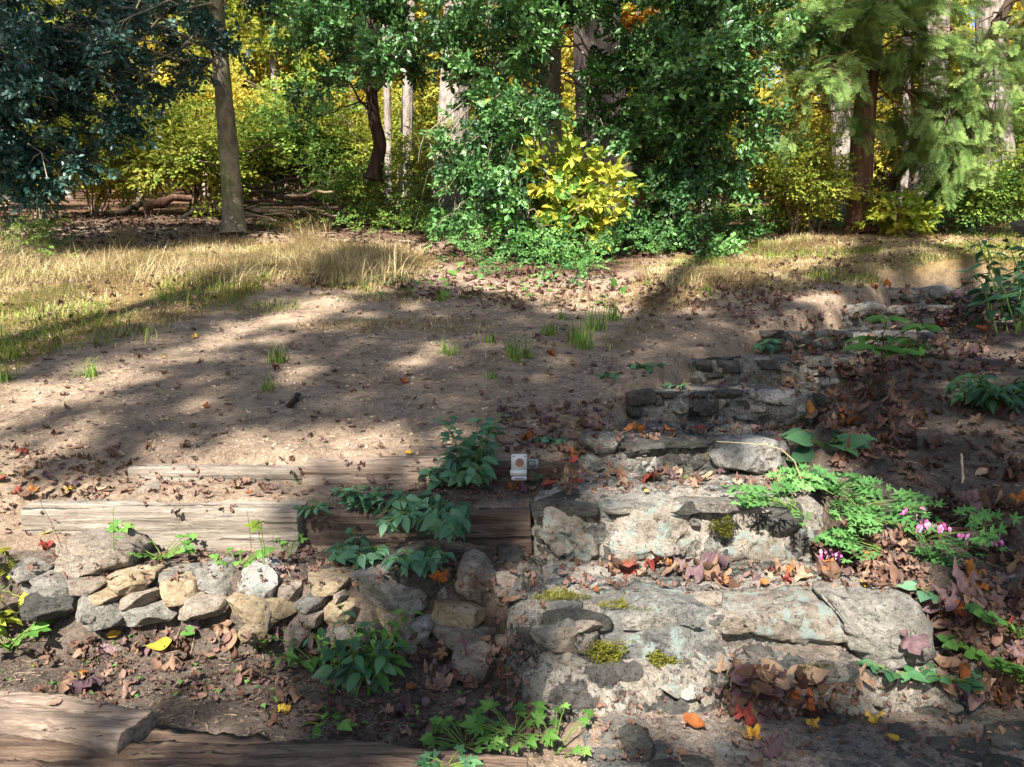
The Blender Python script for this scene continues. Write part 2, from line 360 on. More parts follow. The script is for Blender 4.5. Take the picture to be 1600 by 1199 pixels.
def gp(px, py):
    r = ray(px, py); t = np.arange(1.6, 60, .01) / r[1]; Q = r[None] * t[:, None]
    h = gz(Q[:, 0], Q[:, 1], False) - Q[:, 2]; i = np.argmax(h > 0)
    if not (h > 0).any(): i = 1400
    return Q[i]

POL_DRY = [[-400, 395, 100, 390, 350, 370, 600, 385, 690, 400, 640, 440, 560, 455, 430, 440, 300, 500, 130, 520, 0, 560, -400, 640],
           [985, 425, 1060, 400, 1200, 375, 1330, 362, 1600, 352, 2100, 350, 2100, 425, 1560, 430, 1400, 432, 1250, 440, 1130, 455, 1000, 490]]
POL_GREEN = [[-400, 440, 0, 460, 150, 440, 330, 455, 280, 500, 130, 520, 0, 590, -400, 700]]
POL_LITTER = [[-400, 300, 380, 355, 600, 375, 700, 380, 690, 415, 800, 440, 950, 430, 1040, 400, 1100, 385, 1350, 350, 2100, 340, 2100, -300, -400, -300]]
POL_SOIL = [[1290, 640, 1330, 540, 1400, 480, 1600, 470, 2200, 440, 2600, 1400, 1480, 1400, 1460, 1000, 1260, 880, 1260, 780],
            [-600, 985, 800, 985, 830, 1400, -600, 1400], [200, 860, 820, 860, 830, 1000, -200, 1000, -200, 860], [480, 775, 840, 740, 840, 790, 480, 800]]
def pmask(X, Y, Z, polys, soft=14, seed=1):
    px, py, d = project(np.stack([X, Y, Z], -1))
    px = px + soft * fbm(X * 2.1, Y * 2.1, 0 * X + seed, 3) * 2.2; py = py + soft * fbm(X * 1.9 + 7, Y * 1.9, 0 * X + seed, 3)
    m = np.zeros(X.shape, bool)
    for p in polys: m |= inpoly(px, py, p)
    return m & (Y > .8)

def build_ground():
    ys = np.concatenate([np.linspace(-45, 1.2, 40), 1.25 * np.exp(np.arange(0, 640) * .0042)])
    ys = ys[ys < 22]; ys = np.concatenate([ys, np.geomspace(22.1, 170, 90)])
    u = np.concatenate([-(np.geomspace(1.0, 6, 14)[::-1])[:-1], np.linspace(-1, 1, 620), np.geomspace(1.0, 6, 14)[1:]])
    W = np.where(ys < 1, 3.2, 2.2 + .72 * ys); W = np.maximum(W, 3.0)
    X = u[None] * W[:, None]; Y = np.repeat(ys[:, None], len(u), 1)
    Z = gz(X, Y)
    Z = np.where(Y < 1.2, np.interp(Y, [-45, 0.5, 1.2], [-5, -1.5, -1.34]) + 0 * X, Z)
    mb = MB(); mb.grid(np.stack([X, Y, Z], -1))
    me = mb.mesh('hillside'); me.materials.append(M['ground'])
    soft = {}
    for nm, pl in (('soil', POL_SOIL), ('grass', POL_DRY + POL_GREEN), ('litter', POL_LITTER)):
        a = 0
        for s_ in range(3): a = a + pmask(X, Y, Z, pl, 10 + 8 * s_, s_)
        a = a / 3.0
        if nm == 'litter': a = np.maximum(a, Y > 14.5)
        at = me.attributes.new(nm, 'FLOAT', 'POINT'); at.data.foreach_set('value', a.astype(np.float32).ravel())
    o = bpy.data.objects.new('hillside', me); COL.objects.link(o); o['kind'] = 'structure'
build_ground()

# ------------------------------------------------------------------ leaf templates
def T_simple(w=.24, fold=.06, droop=0):
    V = np.array([[0, 0, 0], [w, .32, fold], [w * .85, .68, fold * .8 - droop * .4], [0, 1, -droop], [-w * .85, .68, fold * .8 - droop * .4], [-w, .32, fold]])
    return (V, np.array([0, 1, 2, 3, 0, 3, 4, 5]), np.array([4, 4]), np.zeros(2) + .5)
def T_ovate(w=.32, n=7, fold=.1, droop=.2, tip=1.3, wave=0, seed=0, heart=0):
    r = RS(seed); y = np.linspace(0, 1, n); prof = w * np.sin(np.pi * np.clip(y, .0, 1) ** (.75 if not heart else .55)) ** (.9)
    prof = prof * (1 - .25 * y ** tip); prof[-1] = .004; prof[0] = .02 + heart * w * .5
    G = []
    for i in range(n):
        row = []
        for k, f in enumerate((-1, -.5, 0, .5, 1)):
            back = heart * .12 * abs(f) if i == 0 else 0
            row.append([prof[i] * f, y[i] - back, fold * prof[i] / w * abs(f) * .5 - droop * y[i] ** 2 + wave * r.uniform(-1, 1) * abs(f)])
        G.append(row)
    m = MB(); m.grid(np.array(G)); return m.template()
def T_maple(seed, curl=.25, lobes=5, depth=.45):
    r = RS(seed); out = []
    ang = np.linspace(-2.35, 2.35, lobes * 6 + 1)
    R = []
    for a in ang:
        ph = (a + 2.35) / 4.7 * lobes; q = abs((ph % 1) - .5) * 2
        L = 1 - .35 * (abs(a) / 2.35) ** 1.3
        rad = L * (1 - depth * q ** .8) * (1 + .07 * r.uniform(-1, 1)); R.append(rad)
    R = np.array(R) * .55; a2 = ang + np.pi / 2
    rings = [.0, .25, .5, .75, 1.0]; G = []
    for f in rings: G.append(np.stack([np.cos(a2) * R * f, np.sin(a2) * R * f + .42, 0 * R], -1))
    G = np.array(G); x, y = G[..., 0], G[..., 1]; th = r.uniform(0, 3.1)
    p = x * math.cos(th) + (y - .42) * math.sin(th); q2 = -x * math.sin(th) + (y - .42) * math.cos(th)
    G[..., 2] = curl * (1.7 * p ** 2 * r.choice([1, 1.4]) + r.uniform(-.5, 1.2) * q2 ** 2) + curl * .8 * fbm(x * 5 + seed, y * 5, x * 0, 3)
    m = MB(); m.grid(G); m.tube(np.array([[0, .42, .0], [0.01, .2, .02], [0.03, -.1, .05]]), [.012, .01, .008], 3); return m.template()
def T_fallen_ovate(seed, curl=.4):
    r = RS(seed); V, L, S, R = T_ovate(.27, 9, .0, 0, 1.2); V = V.copy(); x, y = V[:, 0], V[:, 1]
    V[:, 2] = curl * (2.5 * x ** 2 + r.uniform(.2, 1.2) * (y - .5) ** 2) + .09 * fbm(x * 7 + seed, y * 7, 0 * x, 2); return V, L, S, R
def T_merge(items):
    m = MB()
    for T, O, f, n, sc, rr in items: m.place(T, np.array([O]), np.array([f]), np.array([n]), sc, rr)
    return m.template()
def T_palmate(leaf, n=5, spread=2.4, seed=0, up=.1):
    r = RS(seed); it = []
    for i in range(n):
        a = (i / (n - 1) - .5) * spread + r.uniform(-.06, .06); s_ = 1 - .3 * abs(i - (n - 1) / 2) / ((n - 1) / 2)
        it.append((leaf, [0, 0, 0], [math.sin(a), math.cos(a), up * r.uniform(-1, 1)], [0, 0, 1], s_ * r.uniform(.9, 1.1), r.uniform(0, 1)))
    return T_merge(it)
def T_pinnate(leaf, n=5, L=1., ls=.4, seed=0, droop=.15, end=True):
    r = RS(seed); it = []
    for i in range(n):
        t = .25 + .7 * i / n; y = L * t; s_ = ls * (1 - .45 * (i / n))
        for sd in (-1, 1):
            it.append((leaf, [0, y, -droop * t * t], [sd * .85, .5, r.uniform(-.15, .05)], [0, -.1, 1], s_ * r.uniform(.85, 1.1), r.uniform(0, 1)))
    if end: it.append((leaf, [0, L * .93, -droop], [0, 1, -.2], [0, 0, 1], ls * .7, .6))
    V, Lp, S, R = T_merge(it); m = MB(); m.add(V, Lp, S, R)
    m.tube(np.array([[0, t * L, -droop * t * t] for t in np.linspace(0, .97, 6)]), np.linspace(.014, .005, 6) * L, 3); return m.template()
def T_sprig(leaf, n, L, ls, seed, flat=.5, nb=3):
    r = RS(seed); it = []
    def axis(o, d, LL, k):
        d = nrm(d)
        for i in range(k):
            t = (i + .3) / k; p = o + d * LL * t
            a = i * 2.4 + r.uniform(-.4, .4); side = nrm(np.array([math.cos(a), 0, math.sin(a) * (1 - flat)]) + .001)
            f = side * .9 + d * .7; nn = np.array([0, 0, 1.]) * flat + side * (1 - flat) + r.normal(0, .25, 3)
            it.append((leaf, p, f, nn, ls * r.uniform(.75, 1.2), r.uniform(0, 1)))
        it.append((leaf, o + d * LL, d, [0, 0, 1], ls, r.uniform(0, 1)))
    axis(np.zeros(3), np.array([0, 1., 0]), L, n)
    for b in range(nb):
        t = r.uniform(.15, .7); sd = -1 if b % 2 else 1
        axis(np.array([0, L * t, 0]), np.array([sd * .8, .7, r.uniform(-.3, .3)]), L * .55, max(3, n // 2))
    return T_merge(it)

HOLLY = [T_sprig(T_simple(.27, .08), 12, .31, .082, s_, .35, 3) for s_ in range(5)]
BROAD = [T_sprig(T_simple(.28, .05, .12), 7, .42, .10, 20 + s_, .8, 3) for s_ in range(5)]
SMALL = [T_sprig(T_simple(.3, .05, .08), 9, .40, .065, 30 + s_, .8, 4) for s_ in range(5)]
FAR = [T_sprig(T_simple(.33, .05, .1), 7, .8, .19, 40 + s_, .7, 3) for s_ in range(4)]
def T_conif(seed):
    r = RS(seed); nd = (np.array([[0, 0, 0], [.1, .5, 0], [0, 1, 0], [-.1, .5, 0]]), np.array([0, 1, 2, 3]), np.array([4]), np.array([.5])); it = []
    L = .5
    for i in range(9):
        t = .1 + .85 * i / 9
        for sd in (-1, 1):
            l = .22 * (1 - .6 * t) * r.uniform(.7, 1.15); o = np.array([0, L * t, -.1 * t * t]); d = nrm(np.array([sd * .9, .75, r.uniform(-.35, .05)]))
            for k in range(6):
                p = o + d * l * (k + .5) / 6
                for s2 in (-1, 1):
                    it.append((nd, p, d * .9 + np.array([-d[1], d[0], 0]) * s2 * .7 + [0, 0, r.uniform(-.2, .2)], [0, 0, 1], .06 * r.uniform(.7, 1.2), (k / 6) * .6 + r.uniform(0, .4)))
    V, Lp, S, R = T_merge(it); m = MB(); m.add(V, Lp, S, R); return m.template()
CONIF = [T_conif(60 + s_) for s_ in range(3)]

# ------------------------------------------------------------------ branches and boughs
def arc(a, b, sag=.1, n=7, seed=0, wob=.03):
    r = RS(seed); a = np.asarray(a, float); b = np.asarray(b, float); t = np.linspace(0, 1, n)[:, None]
    L = np.linalg.norm(b - a); p = a + (b - a) * t; p[:, 2] += (sag * L * (4 * t * (1 - t)))[:, 0]
    p[1:-1] += r.normal(0, wob * L, (n - 2, 3)); return p
def bough(lm, wm, start, end, size, n, temps, sc=1., seed=0, wr=.02, droop=0., jit=.5, rbase=.5, fill=1.):
    r = RS(seed); start = np.asarray(start, float); end = np.asarray(end, float); size = np.asarray(size, float) * np.array([1.3, 1.05, .55]); rbase = rbase + r.normal(0, .17)
    pa = arc(start, end, .08, 8, seed); wm.tube(pa, np.linspace(wr, wr * .35, 8), 6)
    nt_ = max(4, n // 6); tips = []
    for i in range(nt_):
        o = pa[r.randint(3, 8)]; v = nrm(r.normal(0, 1, 3)); tp = end + v * size * r.uniform(.55, 1.0) ** .6
        tp[2] -= droop * r.uniform(0, 1); tips.append((o, tp)); wm.tube(arc(o, tp, .06, 5, seed * 7 + i, .05), np.linspace(wr * .35, wr * .1, 5), 4, cap=False)
    O = []; Fd = []
    for i in range(n):
        o, tp = tips[r.randint(nt_)]; t = r.uniform(.25, 1.05); p = o + (tp - o) * t + r.normal(0, .10, 3) * size
        d = nrm(tp - o) + r.normal(0, jit, 3); d[2] -= droop * .8; O.append(p); Fd.append(d)
    O = np.array(O); Fd = np.array(Fd); k = r.randint(0, len(temps), n)
    Nn = np.array([0, 0, 1.]) + r.normal(0, .35, (n, 3))
    for q, T in enumerate(temps):
        m = k == q
        if m.any(): lm.place(T, O[m], Fd[m], Nn[m], sc * r.uniform(.6, 1.4, m.sum()), np.clip(rbase + r.normal(0, .3, m.sum()), 0, 1))

def px_trunk(pts, Y, wpx, wm, n=16, rough=.15, flare=1.5, furrow=False):
    Q = [P(x, y, Y) for x, y in pts]; Q = np.array(Q); t = np.linspace(0, 1, len(Q)); tt = np.linspace(0, 1, 26)
    Q = np.stack([np.interp(tt, t, Q[:, i]) for i in range(3)], -1)
    # smooth
    for _ in range(3): Q[1:-1] = (Q[:-2] + Q[1:-1] * 2 + Q[2:]) / 4
    rad = wpx / 2 / F * Y; rr = rad * (np.interp(tt, [0, .06, .15, 1], [flare, 1.18, 1.03, .72]))
    if furrow:
        m_ = 150; zz = np.linspace(0, 1, 90); Q2 = np.stack([np.interp(zz, tt, Q[:, i]) for i in range(3)], -1); r2 = np.interp(zz, tt, rr); a = np.linspace(0, 2 * np.pi, m_, endpoint=False)
        fu = np.abs(fbm(np.cos(a)[None] * 9, np.sin(a)[None] * 9, Q2[:, 2:3] * 1.3, 3)); fac = 1 + rough * .5 * fbm(np.cos(a)[None] * 1.5, np.sin(a)[None] * 1.5, Q2[:, 2:3] * .6, 2) + .16 * np.minimum(fu, .35)
        wm.grid(Q2[:, None] + (r2[:, None] * fac)[..., None] * np.stack([np.cos(a), np.sin(a), 0 * a], -1)[None], closev=True)
    else: wm.tube(Q, rr, n, rough=rough)
    return Q

def tree(name, label, cat, trunk_px, Y, wpx, bark, leaf, boughs, temps, sc=1., seed=0, group=None, n=45, size=.55, droop=0., top=None, extra=None, rough=.15, flare=1.5, rbase=.5):
    """trunk_px: base first; boughs: (px,py,Y[,n scale])"""
    base = P(trunk_px[0][0], trunk_px[0][1], Y); base[2] = float(gz(base[0], base[1])) if Y < 15 else base[2]
    t = thing(name, label, cat, base, group); wm = MB(); Q = px_trunk(trunk_px, Y, wpx, wm, rough=rough, flare=flare)
    obj('trunk', wm, bark, t)
    if boughs:
        bm = MB(); lm = MB()
        for i, b in enumerate(boughs):
            e = P(b[0], b[1], b[2]); k = b[3] if len(b) > 3 else 1.
            # attach where the trunk is a bit below
            j = int(np.argmin(np.abs(Q[:, 2] - (e[2] - .25 * np.linalg.norm(e[:2] - Q[len(Q) // 2][:2]))))); j = max(j, 13 + (i * 7) % 9)
            bough(lm, bm, Q[j], e, size * k ** .4, int(n * k), temps, sc, seed * 100 + i, .02, droop, rbase=rbase)
        obj('limbs', bm, bark, t); obj('crown', lm, leaf, t, smooth=False)
    return t

# ------------------------------------------------------------------ mid-distance trees
rr = RS(5)
def cl(x0, x1, y0, y1, Y0, Y1, n, seed, k=1.):
    r = RS(seed); return [(r.uniform(x0, x1), r.uniform(y0, y1), r.uniform(Y0, Y1), k * r.uniform(.7, 1.3)) for _ in range(n)]
tree('holly_tree', 'tall holly with smooth upright grey trunk and wide shade-tinted blue-green boughs at left', 'tree',
     [(366, 366), (362, 300), (355, 200), (345, 100), (338, 0), (335, -160)], 13.2, 29, M['bark_holly'], M['holly_shaded'],
     cl(-40, 160, -30, 90, 10.5, 13, 8, 1) +      cl(150, 330, -30, 60, 11, 14, 8, 4) + cl(130, 230, 60, 190, 10.5, 12.5, 4, 5) + cl(360, 440, -60, 10, 12, 14, 4, 6) + [(270, 150, 12.5, .5), (235, 110, 12, .6), (300, 90, 12.5, .5)],
     HOLLY, 1., 1, n=24, size=.42)
tree('holly_tree', 'holly standing outside the left border, only its low shade-tinted blue-green boughs in view', 'tree',
     [(-190, 420), (-185, 250), (-180, 80), (-178, -200)], 11, 30, M['bark_holly'], M['holly_shaded'],
     cl(-60, 130, 100, 200, 10, 11.6, 11, 2) + cl(-60, 90, 190, 290, 10, 11.3, 10, 3) + [(170, 215, 11, .6), (120, 245, 10.6, .7), (30, 315, 10.2, .5), (190, 165, 11, .7)],
     HOLLY, 1., 77, n=30, size=.42)
tree('holly_tree', 'slender holly with dark crooked trunk and sunlit green boughs, left of the central holly', 'tree',
     [(583, 282), (588, 255), (596, 225), (584, 190), (579, 130), (582, 60), (578, -120)], 14.2, 21, M['bark_dark'], M['holly'],
     cl(440, 560, -20, 60, 11, 13, 8, 7) + cl(560, 680, -20, 90, 11, 13.5, 9, 8) + [(500, 130, 12.5, .5), (560, 75, 12, .8), (510, 60, 12, .8), (480, 165, 13, .5), (640, 90, 12.5, .7), (490, 185, 13, .4)],
     HOLLY, 1., 2, n=20, size=.42)
tree('holly_tree', 'broad holly with stout shaded trunk behind the yellow-leaved shrub at centre', 'tree',
     [(872, 400), (866, 330), (860, 250), (858, 150), (862, 60), (862, -150)], 12.4, 38, M['bark_holly'], M['holly'],
     cl(680, 830, -30, 100, 10, 12, 11, 9) + cl(830, 960, -40, 55, 10, 12, 8, 10) + cl(895, 990, 40, 230, 11, 12.3, 7, 24, .6) + cl(740, 820, 110, 200, 10.2, 11.5, 4, 11) +
     [(760, 220, 10.5, .8), (720, 250, 10.5, .8), (680, 265, 10.4, .7), (700, 215, 10.6, .6), (785, 250, 10.4, .5), (740, 290, 10.3, .9), (690, 300, 10.3, .6), (800, 320, 10.3, 1), (680, 355, 10.2, .5), (745, 345, 10.3, .5), (815, 290, 10.5, .5), (710, 160, 11, .5), (820, 370, 10.2, .6)],
     HOLLY, 1., 3, n=21, size=.38)
tree('holly_tree', 'dense dark holly with hidden trunk, right of the yellow-leaved shrub', 'tree',
     [(1060, 385), (1058, 300), (1062, 200), (1066, 80), (1070, -150)], 12.8, 22, M['bark_dark'], M['holly'],
     cl(975, 1130, -30, 110, 10.5, 12.5, 14, 12) + cl(1000, 1130, 110, 230, 10.7, 12.5, 13, 13) + cl(1010, 1130, 230, 390, 10.8, 12, 13, 14) + cl(1130, 1200, -20, 230, 11, 12.5, 8, 15) + cl(980, 1040, 300, 390, 11, 12, 4, 16),
     HOLLY, 1., 4, n=24, size=.42)
tree('hemlock_tree', 'hemlock with rough reddish-brown trunk in shade and drooping light green sprays at right', 'tree',
     [(1345, 365), (1343, 320), (1345, 250), (1352, 150), (1366, 40), (1375, -150)], 13.4, 36, M['bark_red'], M['hemlock'],
     cl(1220, 1340, -30, 100, 11.3, 13.4, 13, 17) + cl(1240, 1330, 100, 190, 11.5, 13.5, 4, 18) + cl(1390, 1520, -30, 110, 12.5, 14.2, 12, 19) + cl(1420, 1510, 110, 230, 12.6, 14, 9, 20) + cl(1300, 1400, -60, 60, 11.5, 13, 6, 25) + cl(1190, 1280, 180, 260, 12, 13.5, 3, 21, .7),
     CONIF, .62, 5, n=40, size=.5, droop=.35)
tree('hemlock_tree', 'hemlock with bare leaning dark trunk and low green sprays beside the far-right trunks', 'tree',
     [(1378, 310), (1402, 270), (1430, 232), (1470, 190), (1530, 90), (1580, 0), (1620, -80)], 14.0, 19, M['bark_dark'], M['hemlock'],
     cl(1430, 1540, 190, 290, 12.5, 14, 8, 22) + cl(1500, 1620, 10, 200, 12.5, 14.5, 13, 23),
     CONIF, .62, 6, n=34, size=.5, droop=.3, flare=1.1)

# big trunks behind
def bigtrunk(label, pts, Y, w, bark, group=None, rough=.2, flare=1.35):
    pts = [(pts[0][0] + (pts[0][0] - pts[1][0]) * .5, pts[0][1] + 75)] + pts
    t = thing('forest_tree', label, 'tree', P(pts[0][0], pts[0][1], Y), group); m = MB(); Q = px_trunk(pts, Y, w, m, 20, rough, flare, w > 28); obj('trunk', m, bark, t)
    b = MB(); l = MB(); r = RS(int(pts[0][0]))
    for i in range(5):
        e = Q[-1] + np.array([r.uniform(-3, 3), r.uniform(-2.5, 2.5), r.uniform(2, 5)]); bough(l, b, Q[-3], e, 1.4, 26, FAR, 1.2, 900 + i + int(pts[0][0]), .07)
    obj('limbs', b, bark, t); obj('crown', l, M['ygreen'], t, smooth=False)
bigtrunk('very thick furrowed trunk standing behind the central holly', [(950, 330), (945, 240), (935, 120), (932, 0), (932, -260)], 16, 84, M['bark_grey'], rough=.12)
bigtrunk('thick pale trunk in dappled sun behind the slender holly', [(700, 290), (708, 200), (712, 110), (716, 0), (722, -220)], 16.6, 50, M['bark_pale'])
bigtrunk('thin grey trunk just right of the crooked dark holly trunk', [(607, 260), (606, 180), (603, 90), (602, -200)], 16.4, 13, M['bark_pale'])
bigtrunk('sunlit grey trunk between the thin trunk and the thick pale trunk', [(634, 235), (636, 180), (640, 100), (645, -200)], 17, 20, M['bark_pale'])
bigtrunk('straight pale grey trunk just left of the reddish hemlock trunk', [(1322, 300), (1316, 220), (1312, 120), (1306, -200)], 16, 34, M['bark_pale'])
bigtrunk('pale trunk behind the leaning dark hemlock trunk', [(1448, 300), (1456, 200), (1464, 80), (1474, -200)], 16, 38, M['bark_pale'])
bigtrunk('broad pale trunk near the right edge with light bark', [(1560, 270), (1556, 190), (1548, 80), (1540, -200)], 16.8, 46, M['bark_pale'])
bigtrunk('slim pale trunk glimpsed through the dark holly boughs', [(1104, 290), (1103, 200), (1107, 80), (1110, -200)], 18, 17, M['bark_pale'])
bigtrunk('thin pale trunk between the two hemlock trunks', [(1414, 290), (1416, 200), (1418, 90), (1420, -200)], 17.4, 13, M['bark_pale'])

# understory shrubs and small trees
def shrub(name, label, cat, px, py, Y, h, w_, leaf, temps, n, seed, sc=1., group=None, stems=6, bark=None, low=3):
    r = RS(seed); b = P(px, py, Y); b[2] = min(b[2], float(gz(b[0], b[1], False))); t = thing(name, label, cat, b, group); wm = MB(); lm = MB(); O = []; D = []
    for i in range(stems):
        a = r.uniform(0, 6.28); rad = w_ * r.uniform(.3, 1); tip = b + np.array([math.cos(a) * rad, math.sin(a) * rad * .8, h * r.uniform(.65, 1.0)])
        pa = arc(b + r.normal(0, .05, 3) * [1, 1, 0], tip, .12, 9, seed * 31 + i); wm.tube(pa, np.linspace(.022, .006, 9) * (h / 2) ** .5, 5)
        for k in range(7):
            j = r.randint(low, 9); o = pa[j]; v = nrm(r.normal(0, 1, 3) * [1, 1, .35]); e = o + v * w_ * r.uniform(.2, .55)
            wm.tube(arc(o, e, .05, 4, i * 9 + k), np.linspace(.008, .003, 4), 3, cap=False)
            for q in range(max(1, n // (stems * 7))):
                tt = r.uniform(.2, 1.1); O.append(o + (e - o) * tt + r.normal(0, .07 * w_, 3)); D.append(v + r.normal(0, .45, 3))
    O = np.array(O); D = np.array(D); k = r.randint(0, len(temps), len(O)); Nn = np.array([0, 0, 1.]) + r.normal(0, .3, O.shape) - LD_np * .3
    for q, T in enumerate(temps):
        m = k == q
        if m.any(): lm.place(T, O[m], D[m], Nn[m], sc * r.uniform(.7, 1.25, m.sum()), np.clip(.5 + r.normal(0, .3, m.sum()), 0, 1))
    obj('stems', wm, bark or M['twig'], t); obj('foliage', lm, leaf, t, smooth=False); return t
LD_np = np.array(LD)
T_BIG = [T_sprig(T_ovate(.34, 5, .1, .3), 4, .32, .135, 70 + s_, .35, 2) for s_ in range(4)]
shrub('yellow_shrub', 'yellow-leaved shrub with large drooping leaves in front of the central holly trunk', 'shrub', 905, 418, 10.4, 1.55, .58, M['bigyellow'], T_BIG, 140, 81, .95, stems=9, low=2)
shrub('green_shrub', 'loose green-leaved shrub mixed into the left foot of the central yellow-leaved shrub', 'shrub', 868, 432, 10.1, .95, .55, M['herb_green'], T_BIG, 90, 93, .8, stems=7, low=2)
shrub('yellow_shrub', 'low yellow-green shrub with small leaves left of the reddish hemlock trunk', 'shrub', 1240, 352, 13.0, 1.5, 1.15, M['ygreen'], SMALL, 420, 82, .9, stems=9)
shrub('yellow_shrub', 'feathery yellow shrub a little left of the reddish hemlock trunk', 'shrub', 1272, 350, 13.1, 1.3, .5, M['yellow'], SMALL, 180, 83, .9, stems=6)
shrub('yellow_shrub', 'knee-high bright yellow bush right of the reddish hemlock trunk', 'shrub', 1415, 352, 12.9, .62, .62, M['bigyellow'], T_BIG, 120, 84, .75, stems=7)
shrub('green_shrub', 'low green bush at the grass edge near the right border', 'shrub', 1535, 352, 13.5, 1.1, .8, M['undergreen'], SMALL, 280, 85, .9, stems=7)
shrub('green_shrub', 'dark low bush under the leaning hemlock trunk', 'shrub', 1490, 345, 13.6, .9, .6, M['holly'], SMALL, 160, 86, .9, stems=6)
shrub('green_shrub', 'bush of mixed green and yellow leaves at the far right border', 'shrub', 1600, 350, 13.4, 1.5, .7, M['ygreen'], SMALL, 220, 87, .9, stems=6)
shrub('green_shrub', 'low leafy thicket beside the brush pile left of the crooked trunk', 'shrub', 548, 345, 14.8, 1.1, .6, M['undergreen'], SMALL, 190, 88, .8, stems=6)
shrub('green_shrub', 'loose yellow-green brush before the thin grey trunks', 'shrub', 655, 335, 15.2, 1.9, .9, M['ygreen'], SMALL, 170, 90, .8, stems=8)
shrub('green_shrub', 'small leafy thicket at the foot of the crooked dark trunk', 'shrub', 640, 335, 14.4, .9, .8, M['undergreen'], SMALL, 160, 89, .8, stems=6)
LMK = [(-60, 'beyond the left border'), (20, 'at the left border'), (80, 'behind the low left holly boughs'), (150, 'left of the fallen reddish log'), (235, 'behind the fallen reddish log'), (310, 'just left of the left holly trunk'), (390, 'just right of the left holly trunk'), (430, 'behind the brush pile'), (500, 'between the brush pile and the crooked trunk'), (550, 'just left of the crooked dark trunk'), (620, 'just right of the crooked dark trunk'), (660, 'left of the thick pale trunk'), (740, 'right of the thick pale trunk'), (800, 'left of the central holly trunk'), (900, 'behind the yellow-leaved shrub'), (990, 'just right of the very thick furrowed trunk'), (1050, 'behind the dense dark holly'), (1120, 'right of the dense dark holly'), (1180, 'behind the low yellow-green shrub'), (1250, 'left of the straight pale grey trunk'), (1300, 'behind the straight pale grey trunk'), (1380, 'right of the reddish hemlock trunk'), (1440, 'behind the leaning dark hemlock trunk'), (1500, 'left of the broad pale trunk'), (1590, 'at the right border'), (1680, 'beyond the right border')]
def lm_phrase(px): return min(LMK, key=lambda a: abs(a[0] - px))[1]
r = RS(91); seed = 200
und = [(60, 16), (150, 17.5), (235, 16.5), (300, 18), (330, 16.2), (420, 17), (470, 16.5), (545, 18), (620, 17), (670, 18.5), (740, 17), (800, 18.5), (990, 17), (1020, 20), (1120, 17), (1180, 18.5), (1250, 17.5), (1390, 18), (1500, 18.5), (1590, 18), (0, 19), (200, 21), (380, 20.5), (500, 21), (580, 22), (650, 21), (770, 22), (1080, 22), (1370, 21), (1480, 22)]
for i, (px, Y) in enumerate(und):
    Y = Y + 1.6
    z = float(gz((px - 800) / F * Y, Y, False)); py = project(np.array([(px - 800) / F * Y, Y, z]))[1]
    lf = [M['yellow'], M['ygreen'], M['ygreen'], M['undergreen'], M['yellow']][r.randint(5)]
    if Y < 17.2 and px < 520: lf = M['undergreen'] if i % 2 else M['ygreen']
    nm = {'yellow_leaf': 'yellow', 'yellow_green_leaf': 'yellow-green', 'understory_leaf': 'green'}[lf.name]
    shrub('understory_bush', '%s understory bush in the woods %s%s' % (nm, lm_phrase(px), ', farther back' if Y > 18.8 else ''), 'bush', px, py, Y, r.uniform(2.0, 3.6), r.uniform(1.3, 1.9), lf, SMALL, 300, seed + i, 1.5, 'understory bushes beyond the clearing', stems=8)
far = [(30, 25), (120, 28), (230, 26), (330, 27), (400, 31), (450, 25), (520, 29), (560, 25.5), (640, 28), (690, 33), (760, 27), (820, 30), (980, 29), (1060, 26), (1150, 28), (1230, 31), (1290, 26), (1400, 29), (1590, 27), (-60, 29), (1680, 29)]
for i, (px, Y) in enumerate(far):
    X = (px - 800) / F * Y; z = float(gz(X, Y, False)); r2 = RS(700 + i)
    lf = [M['yellow'], M['gold'], M['yellow'], M['ygreen']][r2.randint(4)]
    if lf is M['gold'] and i % 2: lf = M['ygreen']
    nm = {'yellow_leaf': 'yellow', 'yellow_green_leaf': 'yellow-green', 'golden_leaf': 'orange'}[lf.name]
    t = thing('autumn_tree', '%s autumn tree in the deep woods %s%s' % (nm, lm_phrase(px), ' (far)' if Y > 29.5 else ''), 'tree', (X, Y, z), 'autumn trees deep in the woods'); wm = MB()
    H = r2.uniform(9, 13); top = np.array([X + r2.uniform(-.8, .8), Y, z + H]); pa = arc((X, Y, z - .3), top, 0, 12, 700 + i, .01); wm.tube(pa, np.linspace(r2.uniform(.12, .28), .05, 12), 9); obj('trunk', wm, M['bark_pale'] if i % 2 else M['bark_grey'], t)
    b = MB(); l = MB()
    for k in range(17):
        o = pa[r2.randint(3, 12)]; e = o + np.array([r2.uniform(-2.6, 2.6), r2.uniform(-1.8, 1.8), r2.uniform(-.2, 1.8)]); bough(l, b, o, e, 1.1, 22, FAR, .95, 7000 + i * 40 + k, .04)
    obj('limbs', b, M['twig'], t); obj('crown', l, lf, t, smooth=False)
